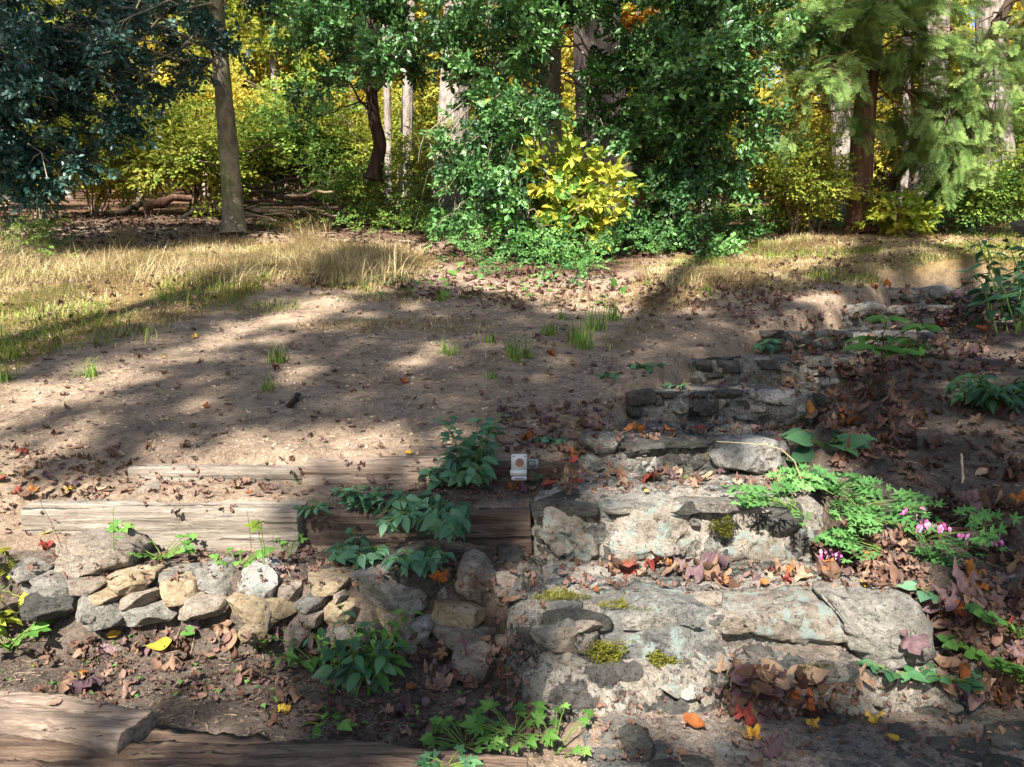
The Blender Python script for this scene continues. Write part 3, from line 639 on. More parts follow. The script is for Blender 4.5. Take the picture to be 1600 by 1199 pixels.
# far woods as one mass
r = RS(17); wm = MB(); lm = MB()
for i in range(70):
    Y = r.uniform(36, 75); X = r.uniform(-.85, .85) * Y; z = float(gz(X, Y, False)); H = r.uniform(12, 20)
    wm.tube(arc((X, Y, z - .5), (X + r.uniform(-1, 1), Y, z + H), 0, 6, i, .01), np.linspace(r.uniform(.15, .4), .1, 6), 7)
N = 17000; Y = r.uniform(36, 78, N); X = r.uniform(-.85, .85, N) * Y; Z = gz(X, Y, False) + r.uniform(0, 1, N) ** 1.0 * 17
keep = (fbm(X * .3, Y * .3, Z * .35, 3) > -.12) & ~((X / Y > .3) & (Z > 7) & (r.uniform(0, 1, N) < .8)); X, Y, Z = X[keep], Y[keep], Z[keep]; n = len(X); k = r.randint(0, 4, n)
for q in range(4):
    m = k == q; lm.place(FAR[q], np.stack([X, Y, Z], -1)[m], r.normal(0, 1, (m.sum(), 3)) * [1, 1, .5], np.array([0, 0, 1.]) + r.normal(0, .5, (m.sum(), 3)), 2.3, r.uniform(0, 1, m.sum()))
obj('far_tree_trunks', wm, M['bark_grey'], kind='stuff', label='far-off trunks in the autumn woods', cat='woods')
obj('far_foliage', lm, M['yellow'], kind='stuff', label='far-off yellow foliage of the autumn woods', cat='woods', smooth=False)

# ------------------------------------------------------------------ stones
def star(pts2, o, eu, ev, ew, depth, seed, e=.45, nt_=72, nf=30, rough=1., facets=3, ew2=.5):
    """pts2: polygon in (u,v) about o; solid with thickness depth along ew (front = -ew/2 side)"""
    r = RS(seed); pts = np.asarray(pts2, float); c = pts.mean(0); q = pts - c
    th = np.linspace(0, 2 * np.pi, nt_, endpoint=False); R = np.zeros(nt_)
    for i, a in enumerate(th):
        d = np.array([math.cos(a), math.sin(a)]); best = 0
        for j in range(len(q)):
            A = q[j]; B = q[(j + 1) % len(q)]; E = B - A; den = d[0] * E[1] - d[1] * E[0]
            if abs(den) < 1e-12: continue
            t = (A[0] * E[1] - A[1] * E[0]) / den; s_ = (A[0] * d[1] - A[1] * d[0]) / den
            if t > 0 and -1e-6 <= s_ <= 1 + 1e-6: best = max(best, t)
        R[i] = best
    R = (np.roll(R, 1) + 4 * R + np.roll(R, -1)) / 6
    k1 = int(nf * .42); k2 = int(nf * .2); k3 = nf - k1 - k2 - 4
    sr = np.concatenate([np.linspace(0, .84, k1), np.linspace(.89, 1.0, k2), np.linspace(1.0, .98, k3), [.93, .75, .4, 0]])
    cw = np.concatenate([-1 + .06 * np.linspace(0, 1, k1) ** 2, np.linspace(-.91, -.70, k2), np.linspace(-.62, .8, k3), [.92, .97, 1, 1]])
    U = np.outer(sr, R * np.cos(th)); Vv = np.outer(sr, R * np.sin(th)); Wd = np.repeat((cw * depth / 2)[:, None], nt_, 1)
    s0 = R.mean()
    for k in range(facets + 1):
        a = r.uniform(0, 6.28); g_ = r.uniform(.15, .55) if k < 2 else r.uniform(.6, 1.3); ux, uy = math.cos(a), math.sin(a)
        pr = U * ux + Vv * uy; ext = pr.max(); pl = -depth / 2 * (1 if k > 1 else .98) + g_ * depth * .9 / s0 * np.clip(pr - ext * (r.uniform(-.3, .3) if k < 2 else r.uniform(.4, .75)), 0, 9)
        Wd = np.where(Wd < pl, np.minimum(pl, depth * .3), Wd)
    G = (o + c[0] * eu + c[1] * ev)[None, None] + U[..., None] * eu + Vv[..., None] * ev + Wd[..., None] * ew
    cen = G.mean((0, 1)); nn = nrm(G - cen)
    f = 3.2 / max(s0, .03); f1 = min(f, 16)
    x, y, z = G[..., 0] + seed * 3.1, G[..., 1], G[..., 2]
    rdg = 1 - 2 * np.abs(fbm(x * f1, y * f1, z * f1, 3))
    amp = min(.16 * s0, .026) * rough
    G = G + nn * (amp * (fbm(x * f1 * .6, y * f1 * .6, z * f1 * .6, 3) * 1.2 + .45 * rdg)[..., None] + (amp * .30 * fbm(x * 45, y * 45, z * 45, 3))[..., None])
    return G
EX, EY, EZ = np.eye(3)
def pstone(mb, px, Y, depth, seed, tilt=.12, rnd=.5, hi=True, rough=1., e=.45, facets=3):
    """upright-seen stone from a photo polygon standing at distance Y (front face), real thickness depth"""
    px = np.asarray(px, float).reshape(-1, 2); px = px.mean(0) + (px - px.mean(0)) * 1.015; Q = np.array([P(a, b, Y) for a, b in px]); c = Q.mean(0)
    pts = np.stack([Q[:, 0] - c[0], Q[:, 2] - c[2]], -1); o = np.array([c[0], Y + depth * .42, c[2]])
    G = star(pts, o, EX, EZ, EY, depth, seed, e, 80 if hi else 44, 34 if hi else 18, rough, facets)
    mb.grid(G, closev=True, rnd=rnd); return o
def fstone(mb, px, z, thick, seed, rough=.6, hi=True, ymin=-9):
    """flat slab seen from above: photo polygon laid on the level z"""
    px = np.asarray(px, float).reshape(-1, 2); Q = []
    for a, b in px:
        rr_ = ray(a, b); Q.append(rr_ * (z / rr_[2]))
    Q = np.array(Q); Q[:, 1] = np.maximum(Q[:, 1], ymin); c = Q.mean(0); pts = np.stack([Q[:, 0] - c[0], Q[:, 1] - c[1]], -1); o = np.array([c[0], c[1], z - thick * .45])
    G = star(pts, o, EX, EY, -EZ, thick, seed, .3, 72, 24, rough, 2, .4); mb.grid(G, closev=True); return o
def Z1(l): a = np.array(l, float).reshape(-1, 2); return a / 3.005 + [0, 800]
def Z2(l): a = np.array(l, float).reshape(-1, 2); return a / 3.005 + [400, 800]
def Z3(l): a = np.array(l, float).reshape(-1, 2); return a / 2.611 + [800, 740]
def Z4(l): a = np.array(l, float).reshape(-1, 2); return a / 2.6125 + [1200, 740]
def Z6(l): a = np.array(l, float).reshape(-1, 2); return a / 2.963 + [860, 480]
def ZR(l): a = np.array(l, float).reshape(-1, 2); return a / 2.963 + [1060, 390]
A_ = lambda l: np.array(l, float).reshape(-1, 2)

WALL = [
 (Z1([150,245,200,190,300,150,480,160,570,230,555,300,470,347,300,340,190,310]), 3.02, .30, 'st_brown', 'large grey-brown slab lying on top at the left end of the dry stone wall'),
 (Z1([190,345,330,338,478,350,480,390,300,398,210,382]), 2.93, .22, 'st_brown', 'thin brown slab directly under the large left slab of the wall'),
 (Z1([70,350,190,345,300,385,310,420,200,425,90,412]), 2.90, .22, 'st_grey', 'grey wedge stone at the lower left end of the dry stone wall'),
 (Z1([480,315,680,310,690,340,640,400,540,405,482,380]), 2.92, .2, 'st_tan', 'yellowish block right of the large left slab in the wall'),
 (Z1([665,320,870,300,880,330,760,350,670,352]), 2.97, .2, 'st_grey', 'thin flat grey stone capping the wall above a square tan block'),
 (Z1([720,345,800,335,900,360,885,430,800,450,718,450]), 2.90, .19, 'st_tan', 'square pale tan block under the thin flat grey capping stone'),
 (Z1([870,300,1000,265,1060,320,1080,380,1020,415,930,390,875,350]), 2.95, .2, 'st_grey', 'angular grey stone tilted beside the square tan block'),
 (Z1([545,430,600,405,718,390,720,440,640,478,548,482]), 2.89, .18, 'st_brown', 'small brown stone under the yellowish block of the wall'),
 (Z1([490,510,600,475,780,455,800,500,780,530,600,565,500,565]), 2.86, .2, 'st_grey', 'long mossy grey stone in the bottom course below the square tan block'),
 (Z1([795,480,850,430,1000,420,1045,440,1030,490,920,522,800,527]), 2.87, .2, 'st_brown', 'rounded brown stone in the bottom course below the angular grey stone'),
 (Z1([330,415,440,400,545,425,548,450,420,462,335,442]), 2.88, .2, 'st_tan', 'thin olive-tan stone low in the wall under the thin brown slab'),
 (Z1([340,455,480,458,545,480,540,545,420,565,360,535]), 2.86, .2, 'st_grey', 'shaded bottom stone left of the long mossy grey stone'),
 (A_([359,902,385,893,410,892,425,905,432,918,423,940,400,945,365,940]), 2.93, .2, 'st_pale', 'whitish angular stone on top of the wall at its left middle'),
 (A_([346,941,372,940,400,945,428,955,432,975,405,983,370,987,350,965]), 2.87, .2, 'st_tan', 'warm tan stone under the whitish angular stone'),
 (A_([372,990,400,985,412,995,400,1010,378,1008]), 2.80, .1, 'st_tan', 'small buff stone lying at the foot of the wall under the warm tan stone'),
 (A_([0,888,20,896,44,908,36,918,0,912]), 2.96, .2, 'st_grey', 'narrow grey stone at the left picture edge of the wall'),
 (A_([8,948,60,940,98,945,104,962,84,976,44,970,14,960]), 2.86, .2, 'st_slate', 'dark stone among ferns at the base of the wall, far left'),
 (Z2([575,275,600,255,760,220,800,250,870,310,860,380,790,402,640,375,580,320]), 2.98, .3, 'st_slate', 'dark grey slab on top of the wall left of the round boulder'),
 (Z2([410,345,560,325,640,375,825,405,820,440,740,492,640,482,415,442]), 2.90, .28, 'st_grey', 'long layered grey slab under the dark slab'),
 (Z2([930,350,960,270,1010,240,1060,260,1110,320,1160,350,1150,420,1080,490,1000,470,940,410]), 2.95, .24, 'st_brown', 'rounded boulder on top at the right end of the wall'),
 (Z2([770,490,800,455,1000,460,1080,490,1080,512,1010,562,860,545,780,522]), 2.89, .24, 'st_tan', 'flat tan stone directly under the rounded boulder'),
 (Z2([200,340,300,330,440,320,470,335,412,385,300,412,205,405]), 2.94, .2, 'st_tan', 'yellow-tan stone on top of the wall left of the long layered slab'),
 (Z2([95,370,195,345,200,410,120,418,100,400]), 2.93, .18, 'st_brown', 'small block right of the whitish angular stone'),
 (Z2([170,450,230,415,300,420,315,450,300,490,220,482]), 2.89, .17, 'st_grey', 'small grey stone in the middle course under the yellow-tan stone'),
 (Z2([60,460,110,415,170,425,170,490,120,500,65,497]), 2.89, .17, 'st_tan', 'small tan stone under the small block in the middle of the wall'),
 (Z2([315,480,340,445,440,450,470,500,440,555,340,548]), 2.88, .18, 'st_tan', 'rounded tan stone under the left end of the long layered slab'),
 (Z2([470,490,600,490,700,490,765,512,740,562,620,588,540,562]), 2.87, .2, 'st_tan', 'buff stone under the middle of the long layered slab'),
 (Z2([110,600,150,530,200,520,250,560,200,645,130,658]), 2.85, .17, 'st_brown', 'upright brown stone at the wall base behind the small leafy plant'),
 (Z2([440,565,560,562,615,600,600,662,480,645]), 2.84, .17, 'st_slate', 'mossy shaded stone at the wall base left of the whitish base stone'),
 (Z2([610,600,700,560,790,530,820,560,800,620,835,672,800,692,640,672]), 2.85, .18, 'st_pale', 'whitish stone with dark patches at the wall base'),
 (Z2([800,600,840,555,1000,565,1050,580,1160,600,1150,640,940,652,820,632]), 2.85, .2, 'st_brown', 'long flat brown stone in the bottom course at the right end'),
 (Z2([930,690,960,665,1060,650,1110,680,1120,740,1080,820,980,832,935,780]), 2.70, .2, 'st_brown', 'round boulder on the soil in front of the right end of the wall'),
 (Z2([360,400,400,385,418,420,395,442,365,432]), 2.91, .14, 'st_brown', 'fist-sized stone wedged at the left end of the long layered slab'),
 (Z2([260,605,400,560,470,600,440,655,300,645]), 2.84, .17, 'st_grey', 'shaded grey stone at the wall base behind the tall leafy plant'),
 (Z2([0,485,60,470,62,562,0,572]), 2.87, .17, 'st_brown', 'brown stone right of the warm tan stone in the bottom course'),
 (Z2([175,495,310,490,320,530,240,560,180,530]), 2.87, .17, 'st_brown', 'brown stone left of the rounded tan stone, partly behind leaves'),
 (A_([95,948,118,940,150,948,168,962,150,975,110,972]), 2.85, .17, 'st_grey', 'low grey stone between the dark fern stone and the mossy one'),
]
for i, (pl, Y, dp, mt, lb) in enumerate(WALL):
    mb = MB(); pstone(mb, pl, Y, dp, 300 + i, rough=1.2, facets=5, e=.4)
    obj('wall_stone', mb, M[mt], label=lb, cat='stone', group='stones of the dry stone wall')

rw = RS(650); n_ = 0
for i in range(46):
    x = rw.uniform(15, 775); y = rw.uniform(915, 985) if x < 400 else rw.uniform(930, 1015)
    a = np.sort(rw.uniform(0, 6.28, 7)); w_ = rw.uniform(16, 34); pl = np.stack([x + np.cos(a) * w_, y + np.sin(a) * w_ * rw.uniform(.35, .6)], -1)
    mb = MB(); pstone(mb, pl, 2.99 + rw.uniform(-.03, .03), .14, 660 + i, rough=1.3, facets=4, hi=False)
    mt = ['st_brown', 'st_grey', 'st_tan', 'st_slate'][rw.randint(4)]
    obj('filler_stone', mb, M[mt], label='small %s stone wedged deep in the wall, %s' % ({'st_brown': 'brown', 'st_grey': 'grey', 'st_tan': 'tan', 'st_slate': 'dark'}[mt], 'left end' if x < 200 else 'left middle' if x < 400 else 'right middle' if x < 600 else 'right end'), cat='stone', group='small filler stones in the dry stone wall')
# ------------------------------------------------------------------ steps
STEP_LBL = ['lowest and widest stone step with moss clumps and lichen', 'second stone step, pale lichen-covered rough face in sun', 'third stone step with a pale boulder at its right end',
            'fourth stone step of thin stacked slates with a long pale capping stone', 'fifth stone step, low slates with grass growing at its foot', 'sixth stone step, shaded, behind the young sapling',
            'seventh stone step, shaded rough stones near the top', 'topmost stone step at the upper right by the shrubs']
def blob_box(mb, x0, x1, y0, y1, z0, z1, seed, amp=.02, n=150, m=90, rad=.05):
    """rough rounded block: cross-section in YZ swept along X"""
    t = np.linspace(0, 1, m, endpoint=False); per = []
    for q in t:
        a = q * 2 * np.pi; c, s_ = math.cos(a), math.sin(a); k = max(abs(c), abs(s_)); c /= k; s_ /= k
        rr_ = 1 - .06 * (abs(c * s_)) ** 4; per.append(((c * rr_), (s_ * rr_)))
    per = np.array(per); cy, cz = (y0 + y1) / 2, (z0 + z1) / 2; hy, hz = (y1 - y0) / 2, (z1 - z0) / 2
    u = np.linspace(0, 1, n); X = x0 + (x1 - x0) * u; endf = np.clip(np.minimum(u, 1 - u) * (x1 - x0) / rad, 0, 1) ** .4; endf[0] = endf[-1] = .02
    G = np.zeros((n, m, 3)); G[..., 0] = X[:, None]; G[..., 1] = cy + per[None, :, 0] * hy * (.8 + .2 * endf[:, None]) * np.where(endf < .05, .02, 1)[:, None]; G[..., 2] = cz + per[None, :, 1] * hz * (.8 + .2 * endf[:, None]) * np.where(endf < .05, .02, 1)[:, None]
    x, y, z = G[..., 0] + seed, G[..., 1], G[..., 2]
    nn = nrm(np.stack([0 * x, (y - cy) / hy, (z - cz) / hz], -1))
    G += nn * (amp * (fbm(x * 6, y * 6, z * 6, 3) + .7 * (1 - 2.4 * np.abs(fbm(x * 13, y * 13, z * 13, 3))) + .45 * (1 - 2.4 * np.abs(fbm(x * 38, y * 38, z * 38, 2)))))[..., None]
    mb.grid(G, closev=True)
steps = []
for k in range(8):
    xm = (SXL[k] + SXR[k]) / 2; t = thing('stone_step', STEP_LBL[k], 'step', (xm, SY[k], SZ[k] - .25), 'mortared stone steps climbing the slope'); steps.append(t)
    zb = SZ[k - 1] if k else -1.32
    yb = (SY[k + 1] if k < 7 else 9.2) + .12
    mb = MB(); blob_box(mb, SXL[k] + .01, SXR[k] - .02, SY[k] + .015, yb, zb - .12, SZ[k] - .008, k * 11 + 3, .018 if k < 2 else .02, 260 if k < 3 else 130, 170 if k < 3 else 80)
    obj('mortar', mb, M['mortar'] if k < 2 else M['mortar_grey'], t)
mb = MB(); blob_box(mb, .03, 1.62, 2.52, 3.2, -1.5, -1.15, 71, .03, 260, 150); obj('mortar', mb, M['mortar'], steps[0])
mb = MB(); blob_box(mb, -.02, .14, 2.62, 3.45, -1.5, -1.02, 72, .035, 90, 160); obj('mortar', mb, M['mortar_grey'], steps[0])
t = thing('stone_landing', 'mortared stone landing at the bottom right, with flagstones and fallen leaves', 'landing', (1.2, 2.0, -1.4))
mb = MB(); blob_box(mb, .22, 2.6, 1.3, 2.66, -1.5, -1.295, 73, .012, 320, 300); obj('mortar', mb, M['mortar_land'], t)
def stn(k, pl, Yo, dp, mt, seed, rough=1., facets=4, hi=True, e=.4):
    mb = MB(); pstone(mb, pl, SY[k] + Yo, dp, seed, rough=rough, facets=facets, hi=hi, e=e); obj('stone', mb, M[mt], steps[k])
def slb(k, pl, dz, th, mt, seed, rough=.5):
    mb = MB(); fstone(mb, pl, SZ[k] + dz * .6 + .006, th, seed, rough, True, SY[k] - .035); obj('slab', mb, M[mt], steps[k])
rq = RS(640)
def rubble(k, n, x0, x1, y, z0, z1, s0, mats, slope=0.):
    for i in range(n):
        cx, cz = rq.uniform(x0, x1), rq.uniform(z0, z1); wd, ht = s0 * rq.uniform(.6, 1.7), s0 * rq.uniform(.4, .9); a = np.sort(rq.uniform(0, 6.28, 7))
        pts = np.stack([np.cos(a) * wd / 2, np.sin(a) * ht / 2], -1); yy = y - slope * (z1 - cz)
        G = star(pts, np.array([cx, yy + .03, cz]), EX, EZ, EY, .1, int(rq.randint(9999)), .35, 44, 18, 1.5, 4); mb = MB(); mb.grid(G, closev=True); obj('stone', mb, M[mats[rq.randint(len(mats))]], steps[k])
rubble(0, 9, .1, 1.6, 2.50, -1.30, -1.14, .09, ['st_brown', 'mortar_grey', 'mortar', 'mortar', 'st_pale', 'st_buff'])
rubble(0, 10, .05, .3, 2.58, -1.25, -1.03, .12, ['st_brown', 'mortar_grey', 'st_grey', 'mortar'])
for i in range(14):
    G = star(np.array([[-.07, -.04], [.06, -.05], [.08, .03], [0, .06], [-.06, .04]]) * rq.uniform(.6, 1.5), np.array([-.0, rq.uniform(2.75, 3.4), rq.uniform(-1.3, -1.0)]), EY, EZ, -EX, .12, 700 + i, .35, 44, 18, 1.6, 4); mb = MB(); mb.grid(G, closev=True); obj('stone', mb, M[['st_brown', 'mortar_grey', 'st_grey', 'st_slate'][i % 4]], steps[0])
rubble(1, 5, .1, 1.35, 3.29, -1.0, -.8, .09, ['st_buff', 'mortar_grey', 'st_pale', 'mortar'])
rubble(2, 8, .42, 1.5, 4.0, -.76, -.63, .07, ['st_slate', 'mortar_grey', 'st_grey', 'mortar'])
rubble(5, 14, 2.15, 3.8, 6.5, -.2, -.08, .13, ['st_slate', 'mortar_grey', 'st_grey', 'st_brown'])
rubble(6, 16, 3.25, 4.7, 7.55, -.02, .18, .16, ['st_slate', 'mortar_grey', 'st_grey', 'st_brown'])
rubble(7, 14, 4.2, 5.6, 8.58, .22, .4, .16, ['st_slate', 'mortar_grey', 'st_grey', 'st_brown'])
# step 2 (index 1)
stn(1, Z3([80,190,110,150,200,140,340,140,440,175,450,260,400,345,300,358,180,338,95,290]), -.04, .3, 'st_buff', 401, 1.8, 5)
stn(1, Z3([420,160,620,160,830,170,870,260,840,340,700,395,560,388,410,352]), -.01, .3, 'st_buff', 402, 1.8, 5)
stn(1, Z3([800,170,930,165,1010,180,1100,220,1180,240,1175,330,1090,382,900,378,820,335]), .0, .3, 'st_buff', 403, 1.8, 5)
stn(1, Z3([1000,190,1100,150,1185,132,1190,215,1090,248,1010,258]), -.03, .2, 'st_slate', 404)
stn(1, Z3([100,290,300,350,420,360,430,440,300,450,120,460,60,400,70,330]), .06, .2, 'mortar_grey', 405, 1.6)
slb(1, Z3([80,152,150,90,230,60,350,95,360,140,200,152]), .012, .07, 'st_slate', 406)
slb(1, Z3([350,100,420,70,620,72,640,105,560,140,400,130]), .008, .06, 'st_grey', 407)
slb(1, Z3([620,145,720,115,815,118,830,150,640,168]), .012, .06, 'st_slate', 408)
slb(1, Z3([650,100,760,75,960,75,1010,105,900,140,780,120]), .008, .05, 'mortar_grey', 409)
slb(1, Z3([930,150,1000,120,1060,125,1060,155,960,172]), .014, .05, 'st_slate', 410)
# step 1 (index 0)
stn(0, Z3([285,690,400,600,560,560,740,575,880,640,915,760,885,830,680,866,500,884,340,822]), -.06, .34, 'st_main', 420, 1.1, 5)
stn(0, Z4([-120,600,-20,590,90,570,250,565,385,630,340,705,200,745,30,745,-90,740]), -.03, .3, 'st_lichen', 422, 1.5)
stn(0, Z4([290,565,400,532,600,540,672,640,685,790,640,808,480,803,375,772,335,705,360,640]), -.12, .34, 'st_grey', 423, 1.1, 5)
stn(0, Z4([-60,745,160,742,320,735,395,800,280,865,100,868,-50,850]), -.08, .22, 'st_brown', 424, 1.2)
stn(0, Z3([330,870,500,885,700,868,880,830,900,930,760,1010,520,1040,360,980]), -.02, .3, 'mortar', 425, 1.6)
stn(0, Z3([200,900,330,880,380,960,350,1080,260,1100,190,1010]), -.1, .22, 'st_brown', 426, 1.4)
stn(0, Z3([60,760,140,740,200,860,200,940,120,960,50,900]), .05, .3, 'mortar_grey', 427, 1.6)
stn(0, Z3([30,640,110,560,150,600,140,740,60,760,20,720]), .15, .3, 'st_brown', 428, 1.4)
stn(0, Z3([20,480,90,440,130,500,130,600,60,640,10,600]), .35, .3, 'mortar', 429, 1.4)
slb(0, Z3([118,560,200,540,340,545,425,590,405,620,270,625,150,600]), .02, .07, 'st_slate', 430)
slb(0, Z3([115,490,210,478,280,490,285,530,150,552]), .015, .06, 'st_main', 431)
slb(0, Z3([290,500,440,480,600,485,560,530,400,545]), .01, .06, 'st_grey', 432)
slb(0, Z3([430,600,480,560,600,515,670,540,680,585,560,605]), .02, .07, 'st_grey', 433)
slb(0, Z3([640,475,860,480,850,520,700,530]), .01, .05, 'st_brown', 434)
slb(0, Z3([850,525,1050,510,1070,555,900,562]), .015, .05, 'st_grey', 435)
slb(0, Z3([820,590,1000,565,1080,625,960,690,880,650]), .02, .08, 'st_brown', 436)
slb(0, Z4([5,495,60,484,150,485,195,540,130,572,20,545]), .02, .06, 'st_grey', 437)
slb(0, Z4([200,540,330,510,420,520,480,545,300,570]), .01, .05, 'st_brown', 438)
slb(0, Z3([680,570,830,585,860,640,720,640]), .015, .05, 'st_main', 439)
slb(0, Z3([1080,490,1180,480,1200,520,1080,530]), .015, .05, 'st_slate', 440)
# step 3
for i, (pl, yo, dp, mt) in enumerate([([125,640,200,600,300,605,350,655,330,690,200,680], -.03, .25, 'st_grey'), ([320,620,480,620,570,640,560,690,360,700], -.03, .22, 'st_slate'),
  ([755,690,850,630,1000,618,1090,645,1135,690,1060,742,980,762,800,748], -.08, .3, 'st_pale'), ([130,680,240,685,262,740,220,800,135,790], .0, .2, 'st_grey'), ([250,700,350,700,430,705,435,790,280,805], .0, .2, 'mortar_grey'),
  ([430,690,510,680,512,760,440,770], .0, .2, 'st_pale'), ([520,690,580,680,640,700,620,790,530,790], .0, .2, 'st_slate'), ([560,665,640,670,745,665,745,760,640,770,570,745], .0, .2, 'st_slate'), ([620,640,745,622,765,655,640,675], -.02, .2, 'st_slate')]):
    stn(2, Z6(pl), yo, dp, mt, 450 + i, 1.2, hi=i < 3)
slb(2, Z6([250,598,500,590,760,598,740,625,420,632,300,625]), .012, .05, 'st_slate', 470); slb(2, Z6([760,600,950,596,1090,612,1000,628,800,625]), .01, .05, 'st_grey', 471)
S4 = [([358,402,480,386,492,450,365,458], 'st_slate'), ([356,462,442,458,450,512,365,508], 'st_slate'), ([485,400,640,400,642,424,500,420], 'st_slate'), ([640,405,770,398,772,420,650,426], 'st_slate'), ([770,395,905,388,892,416,778,420], 'st_slate'),
      ([915,392,1212,388,1218,440,1100,447,960,442], 'st_pale'), ([490,424,555,424,542,468,480,462], 'st_slate'), ([478,472,542,468,542,512,488,512], 'st_slate'), ([560,432,640,430,650,490,600,500,550,475], 'mortar'), ([645,430,770,430,778,480,740,512,690,494,650,470], 'st_slate'),
      ([838,435,922,435,922,476,850,476], 'st_slate'), ([530,502,640,500,742,530,700,558,558,552], 'st_slate'), ([830,496,982,500,987,526,850,522], 'st_grey'), ([1030,436,1130,436,1132,458,1040,462], 'st_slate'), ([1000,492,1130,465,1142,485,1020,508], 'st_brown'), ([1010,512,1178,490,1172,562,1080,572,1010,545], 'st_grey'),
      ([780,430,832,430,832,490,790,482], 'mortar'), ([925,445,1000,447,992,490,930,490], 'st_brown'), ([1140,450,1210,448,1215,500,1150,490], 'st_pale'), ([1215,400,1280,408,1285,470,1220,470], 'st_slate'), ([370,520,520,515,530,560,380,560], 'mortar'), ([760,525,1000,530,1000,575,780,570], 'mortar_grey')]
for i, (pl, mt) in enumerate(S4): stn(3, Z6(pl), -.03 + .015 * (i % 4), .16, mt, 500 + i, 1.1, 3, False, .33)
S5 = [([668,256,752,250,755,302,688,302], 'st_slate'), ([758,252,882,250,882,306,768,306], 'st_slate'), ([700,238,960,235,960,249,720,249], 'st_slate'), ([888,266,962,264,952,312,888,308], 'st_grey'), ([970,250,1080,245,1092,292,1000,292], 'st_slate'), ([1065,268,1140,258,1152,297,1060,302], 'st_brown'),
      ([1168,242,1330,230,1342,277,1180,282], 'st_slate'), ([1340,240,1425,258,1392,292,1342,282], 'st_slate'), ([676,308,825,308,825,328,688,328], 'st_slate'), ([650,330,712,330,704,362,655,362], 'st_slate'), ([1178,288,1312,288,1282,322,1180,312], 'st_grey'), ([1158,352,1240,320,1352,330,1368,392,1200,394], 'st_pale'), ([1068,320,1152,328,1142,364,1080,364], 'st_tan'), ([715,335,830,332,840,365,740,368], 'st_brown'), ([1090,250,1170,246,1170,262,1100,264], 'st_slate')]
for i, (pl, mt) in enumerate(S5): stn(4, Z6(pl), -.03 + .015 * (i % 4), .18, mt, 540 + i, 1.1, 3, False, .33)
S6 = [([972,114,1085,108,1085,137,990,137], 'st_slate'), ([1008,140,1062,140,1062,172,1010,172], 'st_slate'), ([1118,138,1168,142,1162,202,1118,198], 'st_slate'), ([1145,115,1305,110,1295,132,1160,137], 'st_grey'), ([1308,115,1405,113,1405,142,1318,142], 'st_slate'), ([1172,148,1240,148,1240,190,1180,190], 'st_slate'), ([1390,122,1505,124,1510,202,1400,192], 'st_grey'), ([1068,142,1112,142,1112,180,1070,180], 'st_brown'), ([1510,110,1620,118,1650,150,1600,190,1520,180], 'st_grey'), ([1250,150,1380,150,1380,200,1260,200], 'st_slate'), ([1655,130,1760,128,1740,190,1660,188], 'st_slate')]
for i, (pl, mt) in enumerate(S6): stn(5, Z6(pl), -.03 + .015 * (i % 4), .2, mt, 560 + i, 1.3, 3, False, .4)
S7 = [([780,300,830,262,900,248,965,262,965,312,830,316], 'st_grey'), ([1095,305,1150,270,1275,258,1295,302,1120,322], 'st_slate'), ([1140,322,1295,305,1295,334,1160,334], 'st_brown'), ([960,270,1100,258,1100,302,970,312], 'st_grey'), ([1300,250,1400,250,1440,280,1400,320,1310,310], 'st_slate'), ([850,318,1000,316,1000,340,860,342], 'st_slate'), ([1000,320,1130,322,1130,345,1010,345], 'st_brown')]
for i, (pl, mt) in enumerate(S7): stn(6, ZR(pl), -.04 + .02 * (i % 3), .3, mt, 580 + i, 1.3, 3, False, .4)
S8 = [([1165,200,1190,172,1240,168,1292,190,1290,226,1190,230], 'st_grey'), ([1292,200,1400,190,1410,240,1300,242], 'st_slate'), ([1400,195,1480,200,1480,240,1410,242], 'st_slate'), ([1040,225,1160,215,1160,250,1050,250], 'st_slate')]
for i, (pl, mt) in enumerate(S8): stn(7, ZR(pl), -.04 + .02 * (i % 3), .35, mt, 600 + i, 1.3, 3, False, .4)
# loose stones and flagstones
def loose(pl, Y, dp, mt, lb, seed, grp=None, flat=None):
    mb = MB()
    if flat is None: pstone(mb, pl, Y, dp, seed, rough=1.1, facets=5)
    else: fstone(mb, pl, flat, dp, seed, .7)
    obj('flagstone' if flat is not None else 'loose_stone', mb, M[mt], label=lb, cat='stone', group=grp)
LZ = -1.27
FG = 'flagstones set in the bottom landing'
for i, (pl, mt, lb) in enumerate([(Z4([555,900,700,905,890,975,780,995,600,945]), 'st_slate', 'dark flagstone just below the right end of the lowest step'),
    (Z4([885,1020,960,1000,1060,1005,1060,1095,960,1112,888,1065]), 'st_slate', 'dark flagstone at the right picture edge of the landing'),
    (Z4([645,1060,760,1055,885,1080,905,1130,780,1195,670,1145]), 'st_slate', 'large dark pointed flagstone at the lower right of the landing'),
    (Z4([495,1020,600,1015,610,1075,505,1082]), 'st_slate', 'small square dark flagstone near the middle of the landing'),
    (Z3([815,1085,950,1072,970,1130,840,1148]), 'st_grey', 'grey flagstone beside the red fallen leaf'),
    (Z3([530,1199,570,1155,720,1138,810,1150,830,1199,700,1240]), 'st_slate', 'long dark flagstone at the bottom edge of the picture'),
    (Z4([860,1150,1045,1130,1060,1230,900,1230]), 'st_slate', 'dark flagstone in the bottom right corner')]):
    loose(pl, 0, .05, mt, lb, 620 + i, FG, LZ)
loose(Z3([450,1105,510,1068,575,1110,565,1165,500,1205,465,1155]), 2.2, .1, 'st_slate', 'small upright dark stone at the foot of the lowest step', 640)
loose(A_([1415,545,1450,537,1470,548,1460,560,1420,566]), 6.6, .2, 'st_slate', 'dark angular stone in the leaves right of the young sapling', 641)
loose(A_([105,722,118,718,128,726,120,742,106,745]), 3.9, .08, 'st_pale', 'small pale stone by the left end of the upper timber', 642)
